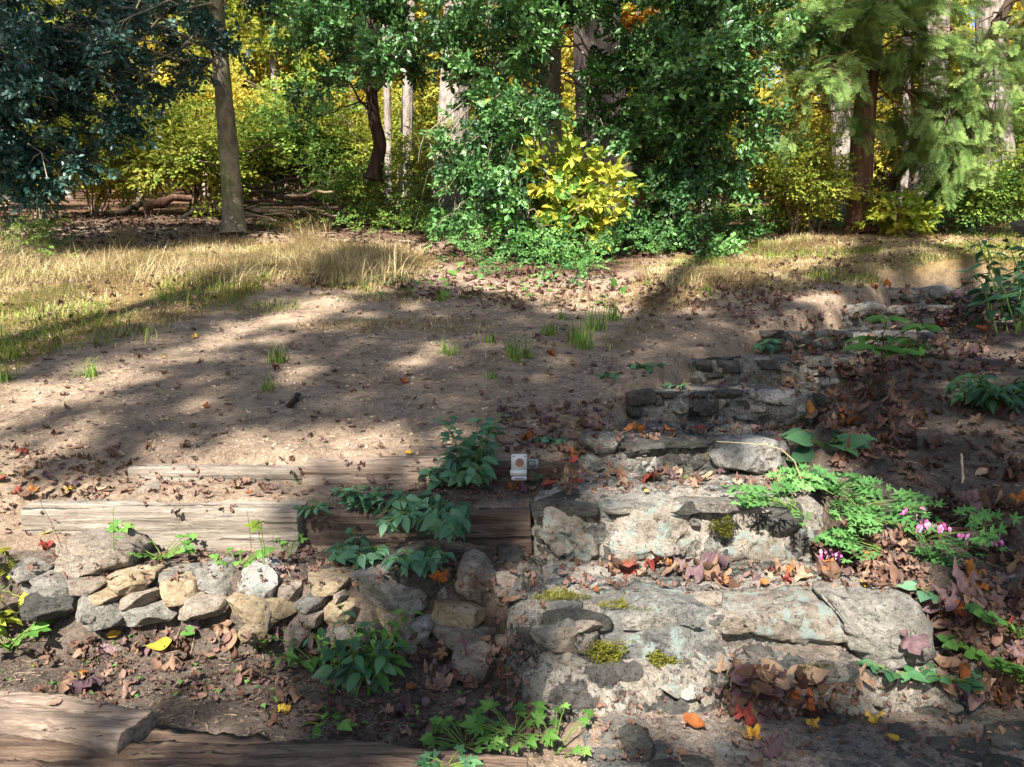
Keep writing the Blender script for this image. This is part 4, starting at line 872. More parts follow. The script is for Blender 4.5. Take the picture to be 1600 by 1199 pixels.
loose(A_([208,770,222,760,245,765,260,778,225,782]), 3.55, .12, 'st_brown', 'flat pinkish-brown stone lying before the upper timber', 643)
loose(A_([650,640,660,634,672,640,668,648,652,650]), 4.6, .07, 'st_pale', 'small pale stone on the bare dirt above the timbers', 644)
loose(A_([285,776,295,772,306,776,302,783,288,783]), 3.5, .05, 'st_pale', 'white pebble on the narrow bed between the timbers', 645)

# ------------------------------------------------------------------ timbers
def timber(pts, sec, seed, amp=.011, ns=420, m=72):
    """pts: centre-line; sec=(depth, height); rounded rectangular section with grain relief"""
    pts = np.asarray(pts, float); t = np.linspace(0, 1, len(pts)); u = np.linspace(0, 1, ns); Q = np.stack([np.interp(u, t, pts[:, i]) for i in range(3)], -1)
    d = nrm(np.gradient(Q, axis=0)); side = nrm(np.cross(d, EZ)); up = np.cross(side, d)
    a = np.linspace(0, 2 * np.pi, m, endpoint=False); c, s_ = np.cos(a), np.sin(a); p = 6.; k = (np.abs(c) ** p + np.abs(s_) ** p) ** (-1 / p)
    A = c * k * sec[0] / 2; B = s_ * k * sec[1] / 2
    ef = np.ones(ns); ef[0] = ef[-1] = .03; ef[1] = ef[-2] = .97
    G = Q[:, None] + side[:, None] * (A * 1)[None, :, None] * ef[:, None, None] + up[:, None] * B[None, :, None] * ef[:, None, None]
    L = np.concatenate([[0], np.cumsum(np.linalg.norm(np.diff(Q, axis=0), axis=1))])
    g = fbm(L[:, None] * .9 + seed, A[None] * 38, B[None] * 38, 4); g2 = -np.clip(np.abs(fbm(L[:, None] * .7 + seed * 2, A[None] * 16, B[None] * 16, 3)) * 6 - 1, -1, 0)
    rd = nrm(side[:, None] * A[None, :, None] + up[:, None] * B[None, :, None])
    G += rd * (amp * g - amp * 1.6 * g2 + amp * .7 * fbm(L[:, None] * 3 + seed, A[None] * 8, B[None] * 8, 2) + amp * .55 * fbm(L[:, None] * 22 + seed, A[None] * 45, B[None] * 45, 3))[..., None]
    return G
def tie(name, label, ptsl, sec, seed, mat, amp=.011, grp='weathered landscape timbers'):
    mb = MB(); mb.grid(timber(ptsl, sec, seed, amp), closev=True); return obj(name, mb, mat, label=label, cat='timber', group=grp)
def tp(px, py, Y, h): p = P(px, py, Y); p[2] -= h / 2; p[1] += .1; return p
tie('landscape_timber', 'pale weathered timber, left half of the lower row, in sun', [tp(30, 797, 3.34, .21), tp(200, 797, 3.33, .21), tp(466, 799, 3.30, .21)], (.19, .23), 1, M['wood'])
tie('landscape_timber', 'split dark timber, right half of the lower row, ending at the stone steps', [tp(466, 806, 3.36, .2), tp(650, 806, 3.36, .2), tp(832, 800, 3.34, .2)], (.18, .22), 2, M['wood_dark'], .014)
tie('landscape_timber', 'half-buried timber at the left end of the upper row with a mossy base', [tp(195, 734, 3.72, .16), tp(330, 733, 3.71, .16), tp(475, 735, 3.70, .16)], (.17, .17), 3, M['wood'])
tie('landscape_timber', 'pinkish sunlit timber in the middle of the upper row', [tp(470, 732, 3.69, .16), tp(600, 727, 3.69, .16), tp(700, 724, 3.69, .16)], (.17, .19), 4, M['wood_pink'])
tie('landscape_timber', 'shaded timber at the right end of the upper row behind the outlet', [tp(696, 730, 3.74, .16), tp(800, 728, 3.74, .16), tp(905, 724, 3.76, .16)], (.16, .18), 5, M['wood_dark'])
tie('landscape_timber', 'thin board fragment lying on the dirt above the upper row', [tp(205, 714, 4.02, .02), tp(300, 716, 3.99, .02), tp(420, 722, 3.97, .02)], (.08, .03), 6, M['wood_pink'], .003)
def lp(px, py, z): r_ = ray(px, py); q = r_ * (z / r_[2]); q[2] -= .09; return q
tie('fallen_log', 'pale smooth log end in sun at the bottom left corner', [lp(-120, 1085, -1.12), lp(100, 1103, -1.12), lp(216, 1125, -1.13)], (.17, .18), 7, M['wood_pink'], .009)
tie('fallen_log', 'long rotting dark log running along the bottom edge from the left', [lp(-120, 1172, -1.16), lp(160, 1176, -1.17), lp(400, 1192, -1.18), lp(820, 1228, -1.2)], (.34, .17), 8, M['wood_log'], .026)
tie('fallen_log', 'narrow split rail just behind the rotting log', [lp(218, 1130, -1.2), lp(400, 1150, -1.22), lp(560, 1185, -1.24)], (.10, .08), 9, M['wood'], .012)

# ------------------------------------------------------------------ rays onto what is built so far (used to rest leaves and plants on surfaces)
from mathutils.bvhtree import BVHTree
def make_bvh():
    Vs = []; Fs = []; n = 0
    for o in COL.objects:
        if o.type != 'MESH' or o.name.split('.')[0] not in ('hillside', 'mortar', 'stone', 'slab', 'wall_stone', 'filler_stone', 'landscape_timber', 'fallen_log', 'flagstone', 'loose_stone'): continue
        me = o.data; V = np.zeros(len(me.vertices) * 3, np.float32); me.vertices.foreach_get('co', V); V = V.reshape(-1, 3) + np.array(o.location if o.parent is None else o.parent.location)
        L = np.zeros(len(me.loops), np.int32); me.loops.foreach_get('vertex_index', L)
        if o.name == 'hillside':
            F_ = L.reshape(-1, 4); k = (V[F_[:, 0], 1] > 1.3) & (V[F_[:, 0], 1] < 15) & (np.abs(V[F_[:, 0], 0]) < 14); F_ = F_[k]
        else: F_ = L.reshape(-1, 4) if len(L) == 4 * len(me.polygons) else None
        if F_ is None: continue
        Vs.append(V); Fs.append(F_ + n); n += len(V)
    return BVHTree.FromPolygons(np.vstack(Vs).tolist(), np.vstack(Fs).tolist())
BVH = make_bvh()
def hit(px, py):
    d = ray(px, py); p, nn, i, t = BVH.ray_cast(Vector((0, 0, 0)), Vector(d), 40)
    if p is None: return gp_plain(px, py), np.array([0, 0, 1.])
    nn = np.array(nn); nn = nn if nn @ d < 0 else -nn
    return np.array(p), nn
gp_plain = gp
def gp(px, py): return hit(px, py)[0]
def gz_plain(x, y): return gz(np.array(x), np.array(y), False)
# ------------------------------------------------------------------ outlet on a stake
def box(mb, c, s_, bev=.0015):
    c = np.asarray(c, float); sx, sy, sz = np.asarray(s_) / 2
    b = min(bev, sx * .5, sy * .5, sz * .5); V = []; 
    import itertools
    bm_ = bmesh_box(c, s_, b); mb.add(*bm_)
import bmesh
def bmesh_box(c, s_, b):
    bm = bmesh.new(); bmesh.ops.create_cube(bm, size=1)
    for v in bm.verts: v.co = (v.co.x * s_[0], v.co.y * s_[1], v.co.z * s_[2])
    if b > 0: bmesh.ops.bevel(bm, geom=bm.edges[:], offset=b, segments=2, affect='EDGES')
    bm.verts.ensure_lookup_table(); V = np.array([v.co[:] for v in bm.verts]) + c; L = []; S = []
    for f in bm.faces: L += [v.index for v in f.verts]; S.append(len(f.verts))
    bm.free(); return V, L, S
def plain(name, col, rough=.5, metal=0, spec=.5):
    s = NT(name); n1 = s.noise(40, 5); c = s.mix(.35, C(col), s.ramp(n1, [(.35, .6), (.65, 1.)]), 'MULTIPLY'); s.fin(c, rough, spec); s.b.inputs['Metallic'].default_value = metal; return s.m
M['plast'] = plain('grey_plastic', '#a9aba9', .45); M['plast_d'] = plain('dark_plastic', '#4c5050', .4); M['recept'] = plain('outlet_brown', '#6b4a3c', .5); M['stake'] = woodmat('stake_wood', '#54392c', '#7d5a46', '#9a7660'); M['clear'] = plain('lid_plastic', '#6d7374', .25)
oc = P(811, 728, 3.60); t = thing('outdoor_outlet', 'grey weatherproof outlet box with open flap on a short stake by the plants', 'outlet', (oc[0], oc[1], oc[2] - .13))
mb = MB(); mb.add(*bmesh_box(oc + [0, .03, .005], (.066, .05, .078), .005)); obj('box', mb, M['plast'], t)
mb = MB(); mb.add(*bmesh_box(oc + [0, .0, .012], (.074, .008, .084), .002)); obj('cover_plate', mb, M['plast'], t)
mb = MB(); a = np.linspace(0, 2 * np.pi, 20); mb.tube(np.array([oc + [.003, -.003, .014], oc + [.003, -.009, .014]]), [.021, .020], 24); pt = obj('receptacle', mb, M['recept'], t)
mb = MB()
for dx in (-.007, .007): mb.add(*bmesh_box(oc + [.003 + dx, -.0105, .018], (.0028, .003, .010), .0005))
sub('slot', mb, M['plast_d'], pt)
for dx in (-.024, .028):
    mb = MB(); mb.tube(np.array([oc + [dx, -.003, .044], oc + [dx, -.007, .044]]), [.0035, .003], 10); obj('screw', mb, M['plast_d'], t)
mb = MB(); mb.add(*bmesh_box(oc + [-.003, -.004, -.034], (.078, .020, .028), .003)); lo = obj('lower_lid', mb, M['plast'], t)
mb = MB(); mb.add(*bmesh_box(oc + [0, -.004, -.060], (.072, .022, .018), .003)); obj('bottom_lip', mb, M['plast'], t)
mb = MB(); mb.add(*bmesh_box(oc + [.002, -.0165, -.059], (.040, .003, .006), .001)); obj('latch_slot', mb, M['plast_d'], t)
mb = MB(); mb.add(*bmesh_box(oc + [.066, .004, .006], (.052, .010, .046), .004)); fl = obj('flap', mb, M['clear'], t)
mb = MB(); mb.add(*bmesh_box(oc + [.060, -.003, .006], (.034, .004, .034), .002)); sub('flap_gasket', mb, M['plast_d'], fl)
mb = MB(); mb.add(*bmesh_box(oc + [.002, .03, -.13], (.038, .03, .14), .003)); obj('stake', mb, M['stake'], t)

bc = P(1640, 352, 7.2); t = thing('stone_basin', 'grey shallow basin on a post, only its left rim showing at the right edge', 'basin', (bc[0], bc[1], float(gz_plain(bc[0], bc[1]))))
mb = MB(); aa = np.linspace(0, 2 * np.pi, 48, endpoint=False); prof = np.array([(.02, -.115), (.10, -.11), (.2, -.08), (.285, -.02), (.31, .02), (.315, .035), (.30, .04), (.27, .01), (.19, -.05), (.08, -.075), (.0, -.078)])
G = bc[None, None] + np.stack([prof[:, 0][:, None] * np.cos(aa), prof[:, 0][:, None] * np.sin(aa), np.repeat(prof[:, 1][:, None], 48, 1)], -1); mb.grid(G, closev=True); obj('bowl', mb, M['st_grey'], t)
mb = MB(); zb_ = float(gz_plain(bc[0], bc[1])); mb.tube(np.array([[bc[0], bc[1], zb_ - .05], [bc[0], bc[1], (zb_ + bc[2]) / 2], [bc[0], bc[1], bc[2] - .1]]), [.09, .055, .08], 20); obj('post', mb, M['st_grey'], t)
# plant tag
tg = gp(575, 1078); mb = MB(); mb.add(*bmesh_box(np.zeros(3), (.014, .002, .07), .0005)); V = np.vstack(mb.V)
a = .35; V2 = V.copy(); V2[:, 0] = V[:, 0] * math.cos(a) - V[:, 2] * math.sin(a); V2[:, 2] = V[:, 0] * math.sin(a) + V[:, 2] * math.cos(a); mb.V = [V2 + tg + [0, 0, .035]]
M['tag'] = plain('white_plastic', '#c9cdd0', .4); obj('plant_tag', mb, M['tag'], label='white plastic plant tag stuck in soil under the tall leafy plant', cat='plant tag')

# ------------------------------------------------------------------ herbs
OV = T_ovate(.30, 7, .12, .25, seed=1, wave=.01); OVN = T_ovate(.2, 7, .1, .3, seed=2); HEART = T_ovate(.42, 8, .12, .25, heart=1, seed=3)
LOB = T_maple(11, .12, 3, .5); LOB5 = T_maple(12, .12, 5, .42)
PALM = T_palmate(T_ovate(.26, 7, .1, .15, wave=.012), 5, 3.6, 1); TRI = T_palmate(T_ovate(.36, 7, .1, .12, wave=.01), 3, 3.4, 2); CLOV = T_palmate(T_ovate(.5, 5, .1, .1), 3, 4.0, 3)
BLEED = T_pinnate(T_maple(13, .12, 5, .6), 3, 1., .58, 2, .2)
FERN = T_pinnate(T_ovate(.18, 5, .03, .1), 15, 1., .34, 3, .3)
def herb(name, label, base, leafT, mat, stems=4, h=.25, ls=.07, nl=7, lean=(0, 0), spread=.35, droop=.1, seed=0, stemmat='stem_green', group=None, sr=.003, opp=False, rosette=False, tilt=.4, cat='plant', topw=0.):
    r = RS(seed); base = np.asarray(base, float); t = thing(name, label, cat, base, group); wm = MB(); lm = MB()
    for i in range(stems):
        a = r.uniform(0, 6.28) if stems > 1 else 0; out = np.array([math.cos(a) * spread + lean[0], math.sin(a) * spread + lean[1], 1.]); out = nrm(out); hh = h * r.uniform(.65, 1.08)
        n = 9; s_ = np.linspace(0, 1, n)[:, None]; b0 = base + r.normal(0, .02 * h / .25, 3) * [1, 1, 0] + [0, 0, -.01]
        pa = b0 + out * hh * s_ + np.array([out[0], out[1], -1 * droop * 2]) * hh * s_ ** 2 * .5 + r.normal(0, .012 * h, (n, 3)) * s_
        wm.tube(pa, np.linspace(sr, sr * .5, n), 5)
        if rosette:
            O = pa[-1][None]; f = nrm(np.array([out[0], out[1], .1 + r.normal(0, .1)]))[None]; nn = np.array([[-out[0] * tilt, -.6 - out[1] * tilt, 1.]])
            lm.place(leafT, O, f, nn + r.normal(0, .3, (1, 3)), ls * r.uniform(.75, 1.15), r.uniform(0, 1)); continue
        for k in range(nl):
            q = .2 + .8 * (k + r.uniform(0, .4)) / nl; q = min(q, 1); j = q * (n - 1); j0 = min(int(j), n - 2); p = pa[j0] + (pa[j0 + 1] - pa[j0]) * (j - j0)
            for sd in ((0, math.pi) if opp else (0,)):
                az = k * (1.57 if opp else 2.4) + sd + r.uniform(-.3, .3) + i; d = np.array([math.cos(az), math.sin(az), r.uniform(.0, .5)]); sz = ls * (1.1 - .5 * q) * r.uniform(.8, 1.2)
                e = p + d * sz * .3; wm.tube(np.array([p, (p + e) / 2 + [0, 0, .1 * sz], e]), [sr * .4] * 3, 3, cap=False)
                nn = np.array([-d[0] * .2, -d[1] * .2 - .2, 1.]) + r.normal(0, .42, 3); lm.place(leafT, e[None], np.array([[d[0], d[1], d[2] * .4 - droop * r.uniform(.4, 2.2) + r.normal(0, .2)]]), nn[None], sz, r.uniform(0, 1))
        if topw:
            lm.place(leafT, pa[-1][None], np.array([[out[0], out[1], .8]]), np.array([[0, -1, .4]]), ls * .5, .9)
    obj('stems', wm, M[stemmat], t); obj('leaves', lm, M[mat], t); return t
GW = 'vining plants hanging over the timbers'
up_ = lambda px, py, Y, dz=0: P(px, py, Y) + [0, 0, dz]
herb('leafy_vine', 'tall blue-green leafy plant growing beside the outlet box', up_(738, 752, 3.66), OV, 'herb_blue', 9, .36, .085, 8, (0, -.05), .3, .05, 1, group=GW, opp=True)
herb('leafy_vine', 'leafy plant draped over the upper timber left of the outlet', up_(715, 745, 3.62), OV, 'herb_blue', 8, .18, .095, 6, (-.1, -.5), .7, .45, 2, group=GW, opp=True)
herb('leafy_vine', 'small blue-green plant in front of the pinkish timber', up_(567, 795, 3.42), OV, 'herb_blue', 6, .17, .06, 8, (0, -.1), .5, .1, 3, group=GW, opp=True)
herb('leafy_vine', 'broad leafy mass spilling over the split dark timber', up_(660, 800, 3.33), OV, 'herb_blue', 12, .20, .09, 6, (0, -.6), 1.1, .55, 4, group=GW, opp=True)
herb('leafy_vine', 'trailing stems with hanging leaves in front of the split dark timber', up_(700, 805, 3.22), HEART, 'herb_blue', 8, .14, .10, 5, (.0, -.5), .9, .9, 5, group=GW)
herb('leafy_vine', 'low pale blue-green plant at the foot of the split dark timber', gp(560, 872), OV, 'herb_blue', 8, .17, .085, 6, (-.1, -.3), .8, .3, 6, group=GW, opp=True)
herb('leafy_vine', 'pale drooping leaves between the split timber and the dark slab', gp(650, 878), OV, 'herb_blue', 7, .12, .08, 5, (.1, -.3), .9, .4, 7, group=GW, opp=True)
herb('leafy_vine', 'sprig trailing over the end of the pale timber', up_(490, 795, 3.36), OV, 'herb_blue', 4, .08, .06, 4, (-.1, -.4), .8, .3, 8, group=GW)
herb('seedling', 'bright green sprig beside the crack of the pinkish timber', up_(476, 760, 3.72), OV, 'herb_green', 3, .06, .035, 4, (0, 0), .6, .1, 9)
herb('strawberry_plant', 'bright green lobed plant before the pale timber, behind the thin flat stone', gp(252, 876), LOB5, 'herb_green', 18, .12, .06, 1, (0, -.1), .75, .2, 10, rosette=True)
herb('leafy_sprout', 'green sprouts at the foot of the yellow sprig', gp(378, 885), TRI, 'herb_green', 12, .10, .04, 1, (0, -.1), .8, .2, 11, rosette=True)
herb('leafy_sprout', 'small green sprouts right of the yellow sprig', gp(448, 872), TRI, 'herb_green', 6, .12, .03, 1, (0, 0), .5, .1, 12, rosette=True)
herb('yellow_sprig', 'thin upright sprig with pale yellow leaves in front of the pale timber', gp(412, 885), PALM, 'bigyellow', 2, .24, .055, 1, (0, 0), .08, .0, 13, rosette=True, tilt=1.2)
herb('bare_stem', 'thin dark bare stem rising before the pale timber', gp(390, 880), OV, 'herb_green', 1, .26, .01, 1, (-.1, 0), .05, 0, 14, 'stem_brown', sr=.002)
herb('bare_stem', 'thin leaning dark stem near the left end of the pale timber', gp(112, 850), OV, 'herb_green', 1, .28, .01, 1, (-.35, 0), .05, 0, 15, 'stem_brown', sr=.002)
herb('bare_stem', 'straight pale green stem left of the lobed plant', gp(152, 858), OV, 'herb_green', 1, .24, .03, 3, (0, 0), .02, 0, 16, sr=.002)
herb('fern', 'yellowing fern fronds at the left edge by the timber end', gp(12, 862), FERN, 'fernyellow', 7, .07, .22, 1, (.3, -.2), .9, .3, 17, rosette=True, cat='fern')
herb('fern', 'yellow-green fern hanging at the left edge over the wall', gp(-10, 925), FERN, 'fernyellow', 8, .12, .17, 1, (.3, -.4), .8, .5, 18, rosette=True, cat='fern')
herb('leafy_plant', 'bright green clump at the left edge below the wall', gp(18, 1010), TRI, 'herb_green', 24, .15, .045, 1, (0, -.1), .7, .2, 19, rosette=True)
herb('leafy_plant', 'yellow-tipped plant at the left edge behind the green clump', gp(0, 985), OV, 'bigyellow', 5, .16, .06, 5, (.1, 0), .5, .2, 20)
herb('leafy_plant', 'tall dark green plant with drooping leaves in front of the wall', gp(545, 1080), OV, 'herb_dark', 8, .38, .075, 8, (0, -.05), .26, .25, 21, opp=False)
herb('leafy_plant', 'slender green plant leaning right beside the tall dark plant', gp(590, 1065), OVN, 'herb_green', 4, .34, .08, 7, (-.15, 0), .35, .25, 22, opp=True)
herb('leafy_plant', 'loose green plant left of the tall dark plant', gp(500, 1045), OVN, 'herb_green', 6, .24, .065, 6, (0, 0), .6, .3, 23)
herb('leafy_plant', 'low pale green sprig on the soil below the tall dark plant', gp(512, 1132), OV, 'herb_green', 5, .05, .07, 2, (0, 0), 1.4, .1, 24)
herb('leafy_sprout', 'green lobed sprout before the middle of the wall', gp(412, 1010), TRI, 'herb_green', 12, .12, .045, 1, (0, 0), .6, .2, 25, rosette=True)
herb('leafy_sprout', 'tiny green sprout under the rounded brown stone', gp(283, 988), CLOV, 'herb_green', 6, .05, .045, 1, (0, 0), .9, .1, 26, rosette=True)
herb('creeper', 'five-leaved creeper at the bottom beside the lowest step', gp(800, 1150), PALM, 'herb_green', 22, .11, .045, 1, (0, -.1), 1.1, .2, 27, rosette=True, cat='creeper')
herb('creeper', 'creeper with small leaves at the bottom, left of the larger creeper', gp(725, 1165), PALM, 'herb_green', 26, .10, .035, 1, (0, 0), 1.2, .2, 28, rosette=True, cat='creeper')
herb('creeper', 'creeper sprig climbing against the lowest step corner', gp(868, 1175), PALM, 'herb_green', 9, .14, .035, 1, (0, 0), .7, .2, 29, rosette=True, cat='creeper')
herb('creeper', 'dark creeper leaves at the bottom edge behind the rotting log', gp(700, 1195), PALM, 'herb_dark', 16, .05, .035, 1, (0, 0), 1.2, .2, 30, rosette=True, cat='creeper')
# bleeding heart
def bleeding(label, base, n, h, ls, seed, mat='heart', flowers=()):
    t = herb('bleeding_heart', label, base, BLEED, mat, n, h, ls, 1, (0, -.1), .85, .25, seed, rosette=True, group='bleeding heart plants beside the steps'); r = RS(seed)
    if flowers:
        sm = MB(); fms = []
        for (fx, fy) in flowers:
            q0 = gp(fx, fy); d0 = q0 - np.array(base); Y = max(base[1] - .05, q0[1] - .25); tip = P(fx, fy, Y); pa = arc(base, tip, .2, 9, seed + int(fx), .01); sm.tube(pa, np.linspace(.0025, .0012, 9), 4)
            for k in range(8):
                o = tip + np.array([r.uniform(-.045, .045), r.uniform(-.02, .02), r.uniform(-.02, .01)]); e = o + [r.uniform(-.006, .006), 0, -.012]
                sm.tube(np.array([tip, (tip + o) / 2 + [0, 0, .01], o]), [.001] * 3, 3, cap=False)
                zz = np.linspace(0, 1, 7)[:, None]; prof = np.array([.002, .007, .008, .007, .0045, .0045, .002]); fm = MB(); fms.append(fm); fm.tube(o + (e - o) * zz * 2.6, prof, 7, rnd=r.uniform(0, 1))
        obj('flower_stalks', sm, M['stem_brown'], t); 
        for fm in fms: obj('flower', fm, M['pink'], t)
    return t
bleeding('sunlit bleeding heart with ferny leaves, middle of the diagonal row beside the second step', gp(1345, 800), 18, .16, .16, 31)
bleeding('shaded bleeding heart with arching pink flower sprays at right', gp(1440, 845), 14, .18, .14, 32, flowers=[(1425, 795), (1473, 818), (1447, 815), (1508, 835), (1474, 862), (1556, 848), (1545, 843), (1485, 920), (1524, 920)])
bleeding('bright ferny bleeding heart clump nearest the second step', gp(1245, 800), 11, .13, .14, 33)
bleeding('ferny clump just right of the pale boulder of the third step', gp(1300, 770), 10, .13, .14, 35)
bleeding('bleeding heart clump low beside the second step with hanging pink flowers', gp(1385, 865), 12, .11, .14, 34, flowers=[(1300, 862), (1385, 905), (1378, 892)])
herb('broad_leaf_plant', 'dark round-leaved plant at the right end of the fourth step', gp(1290, 700), HEART, 'herb_dark', 14, .14, .12, 1, (0, -.2), .8, .3, 35, rosette=True)
herb('broad_leaf_plant', 'dark heart-leaved plant right of the pale boulder', gp(1262, 735), HEART, 'herb_dark', 6, .10, .13, 1, (0, -.3), .7, .5, 36, rosette=True)
herb('broad_leaf_plant', 'flat green leaves among the pink flowers', gp(1455, 925), HEART, 'herb_blue', 9, .06, .075, 1, (0, -.2), 1., .3, 37, rosette=True)
herb('clover_patch', 'dense clover-like patch at the right edge below the flowers', gp(1590, 1060), CLOV, 'herb_green', 90, .2, .035, 1, (0, 0), .9, .1, 38, rosette=True)
herb('clover_patch', 'green leafy clump at the right edge above the landing', gp(1592, 990), CLOV, 'herb_green', 46, .14, .035, 1, (0, 0), .9, .1, 39, rosette=True)
herb('dark_shrub', 'dark green glossy plant hanging on the shaded soil bank at right', gp(1550, 640), OVN, 'herb_dark', 14, .42, .13, 9, (-.1, -.1), .5, .35, 40, cat='shrub', sr=.005)
herb('dark_shrub', 'tall dark leafy stems at the right edge by the topmost step', gp(1580, 520), OVN, 'herb_dark', 9, .9, .16, 12, (-.05, 0), .25, .2, 41, cat='shrub', sr=.007)
herb('dark_shrub', 'thin dark stems with narrow leaves against the lit grass at right', gp(1575, 470), OVN, 'herb_dark', 7, .85, .14, 12, (0, 0), .25, .1, 42, cat='shrub', sr=.006)
sb = gp(1380, 628); t = thing('young_sapling', 'young sapling with whorled green leaves on a thin stem by the sixth step', 'sapling', sb); wm = MB(); lm = MB(); r = RS(43)
D_ = sb[1]; tp_ = P(1378, 520, D_); wm.tube(arc(sb - [0, 0, .03], tp_, 0, 9, 3, .012), np.linspace(.008, .004, 9), 6)
for (ax, ay, dy, sc_) in ((1385, 500, -.05, .15), (1368, 545, -.12, .17), (1405, 552, -.2, .13), (1440, 512, .05, .13), (1352, 530, .1, .12), (1398, 530, 0, .12)):
    e = P(ax, ay, D_ + dy); wm.tube(arc(tp_ - [0, 0, .05], e, .05, 5, ax, .03), np.linspace(.004, .0025, 5), 5)
    for q in range(6):
        a = q * 1.05 + r.uniform(-.2, .2); lm.place(OV, e[None], np.array([[math.cos(a), math.sin(a), r.uniform(-.1, .25)]]), np.array([[0, -.3, 1.]]) + r.normal(0, .2, (1, 3)), sc_ * r.uniform(.8, 1.2), r.uniform(0, 1))
obj('stem', wm, M['bark_dark'], t); obj('leaves', lm, M['herb_green'], t)
herb('young_sapling', 'low green sapling leaves right of the whorled sapling', gp(1430, 560), OV, 'herb_green', 5, .26, .11, 4, (0, 0), .6, .2, 44, cat='sapling')
herb('leafy_sprout', 'green leafy plant left of the sixth step', gp(1190, 548), OV, 'herb_blue', 10, .22, .11, 4, (-.1, 0), .8, .3, 45)
herb('leafy_sprout', 'blue-green sprout on the dirt left of the fifth step', gp(945, 590), OV, 'herb_blue', 7, .10, .09, 3, (0, 0), 1.1, .3, 46)
herb('leafy_sprout', 'low sprout on the dirt just above the fourth step', gp(1005, 575), OV, 'herb_blue', 9, .10, .09, 3, (0, 0), 1.3, .3, 47)
herb('leafy_sprout', 'grey-green sprouts at the left end of the fourth step', gp(1055, 606), OV, 'herb_blue', 8, .08, .05, 4, (0, 0), 1., .2, 48)
herb('leafy_sprout', 'tiny green sprout in the tread of the second step', gp(1082, 752), OV, 'herb_green', 5, .05, .035, 3, (0, 0), .9, .1, 49)
herb('leafy_sprout', 'sprig against the face of the pale timber near its left end', up_(190, 826, 3.24), T_palmate(OV, 5, 4), 'herb_green', 5, .03, .04, 1, (0, -.5), 1., .1, 50, rosette=True)
herb('leafy_sprout', 'sprout growing at the right end of the lowest step', gp(1395, 1050), TRI, 'herb_dark', 7, .06, .06, 1, (0, 0), 1., .2, 51, rosette=True)
herb('leafy_sprout', 'dark ivy-like leaves beside the landing at right', gp(1490, 1060), HEART, 'herb_dark', 14, .06, .05, 1, (0, 0), 1.2, .3, 52, rosette=True)
herb('leafy_sprout', 'low leaves on the leaf litter right of the outlet', gp(865, 690), OV, 'herb_blue', 10, .08, .09, 3, (0, 0), 1.3, .3, 53)
herb('leafy_sprout', 'big leaf hanging behind the outlet box', up_(836, 742, 3.72), OV, 'herb_blue', 2, .06, .1, 2, (0, -.4), .5, .7, 54)
herb('leafy_sprout', 'round-leaved sprout at the left edge above the timbers', gp(12, 742), HEART, 'herb_green', 5, .05, .06, 1, (0, 0), 1., .2, 55, rosette=True)

# ------------------------------------------------------------------ grass tufts
def blades(mb, O, H, r, wid=.004, lean=.6, seg=4, rb=.5):
    n = len(O); a = r.uniform(0, 6.28, n) * .55 + 9 * fbm(O[:, 0] * .8 + 4, O[:, 1] * .8, 0 * O[:, 0], 2); d = np.stack([np.cos(a), np.sin(a), 0 * a], -1); ln = r.uniform(.1, 1, n) * lean
    H = H * (.35 + 1.1 * r.uniform(0, 1, n) ** 1.6); s_ = np.linspace(0, 1, seg + 1); side = np.stack([-d[:, 1], d[:, 0], 0 * a], -1)
    ctr = O[:, None] + d[:, None] * (ln * H)[:, None, None] * (s_ ** 1.8)[None, :, None] + EZ[None, None] * H[:, None, None] * (s_ - .35 * ln[:, None] * s_[None] ** 3 * np.minimum(1, 2.2 / np.maximum(ln[:, None], 1e-3)))[..., None]
    wv = wid * (1 - s_ ** 2 * .95)[None, :, None] * r.uniform(.7, 1.3, n)[:, None, None]
    L_ = ctr - side[:, None] * wv; R_ = ctr + side[:, None] * wv; V = np.stack([L_, R_], 2).reshape(n, -1, 3); m = V.shape[1]
    f = np.array([[2 * i, 2 * i + 1, 2 * i + 3, 2 * i + 2] for i in range(seg)]).reshape(-1)
    mb.add(V, (f[None] + (np.arange(n) * m)[:, None]).reshape(-1), np.full(n * seg, 4), np.repeat(np.clip(rb + r.normal(0, .28, n), 0, 1), seg))
TF = [(138, 588, 1), (436, 568, 1.1), (422, 608, .8), (812, 560, 1.4), (700, 555, .9), (905, 535, 1.4), (930, 515, 1.5), (958, 500, 1.1), (765, 535, .8), (768, 592, .6), (860, 525, .9), (878, 500, .6), (1105, 462, .8), (1285, 438, .9), (1195, 595, .8), (1170, 590, .6), (10, 595, .9), (20, 560, 1), (915, 545, 1.1), (690, 470, .8), (640, 465, .8)]
tw = [' left part of the dirt slope', ' middle of the dirt slope', ' right part of the dirt slope']
where = ['on the dirt near the left edge', 'upper of the pair left of centre on the dirt', 'lower of the pair left of centre on the dirt', 'tallest one in the middle of the dirt slope', 'left of the tallest tuft in mid slope', 'in the lower part of the cluster right of centre', 'in the middle of the cluster right of centre', 'at the top right of the cluster right of centre', 'just left above the tallest mid-slope tuft', 'small and dark, below the tallest mid-slope tuft', 'at the left of the cluster right of centre', 'small, above the cluster right of centre', 'where lit grass meets shaded dirt', 'at the shaded border near the top of the slope', 'growing in front of the fifth step', 'at the foot of the fifth step, left of the other', 'at the left picture edge on the dirt', 'at the left picture edge below the grass', 'yellowish, at the bottom of the cluster right of centre', 'in the shaded litter above mid slope', 'in shade left of the other at the grass border']
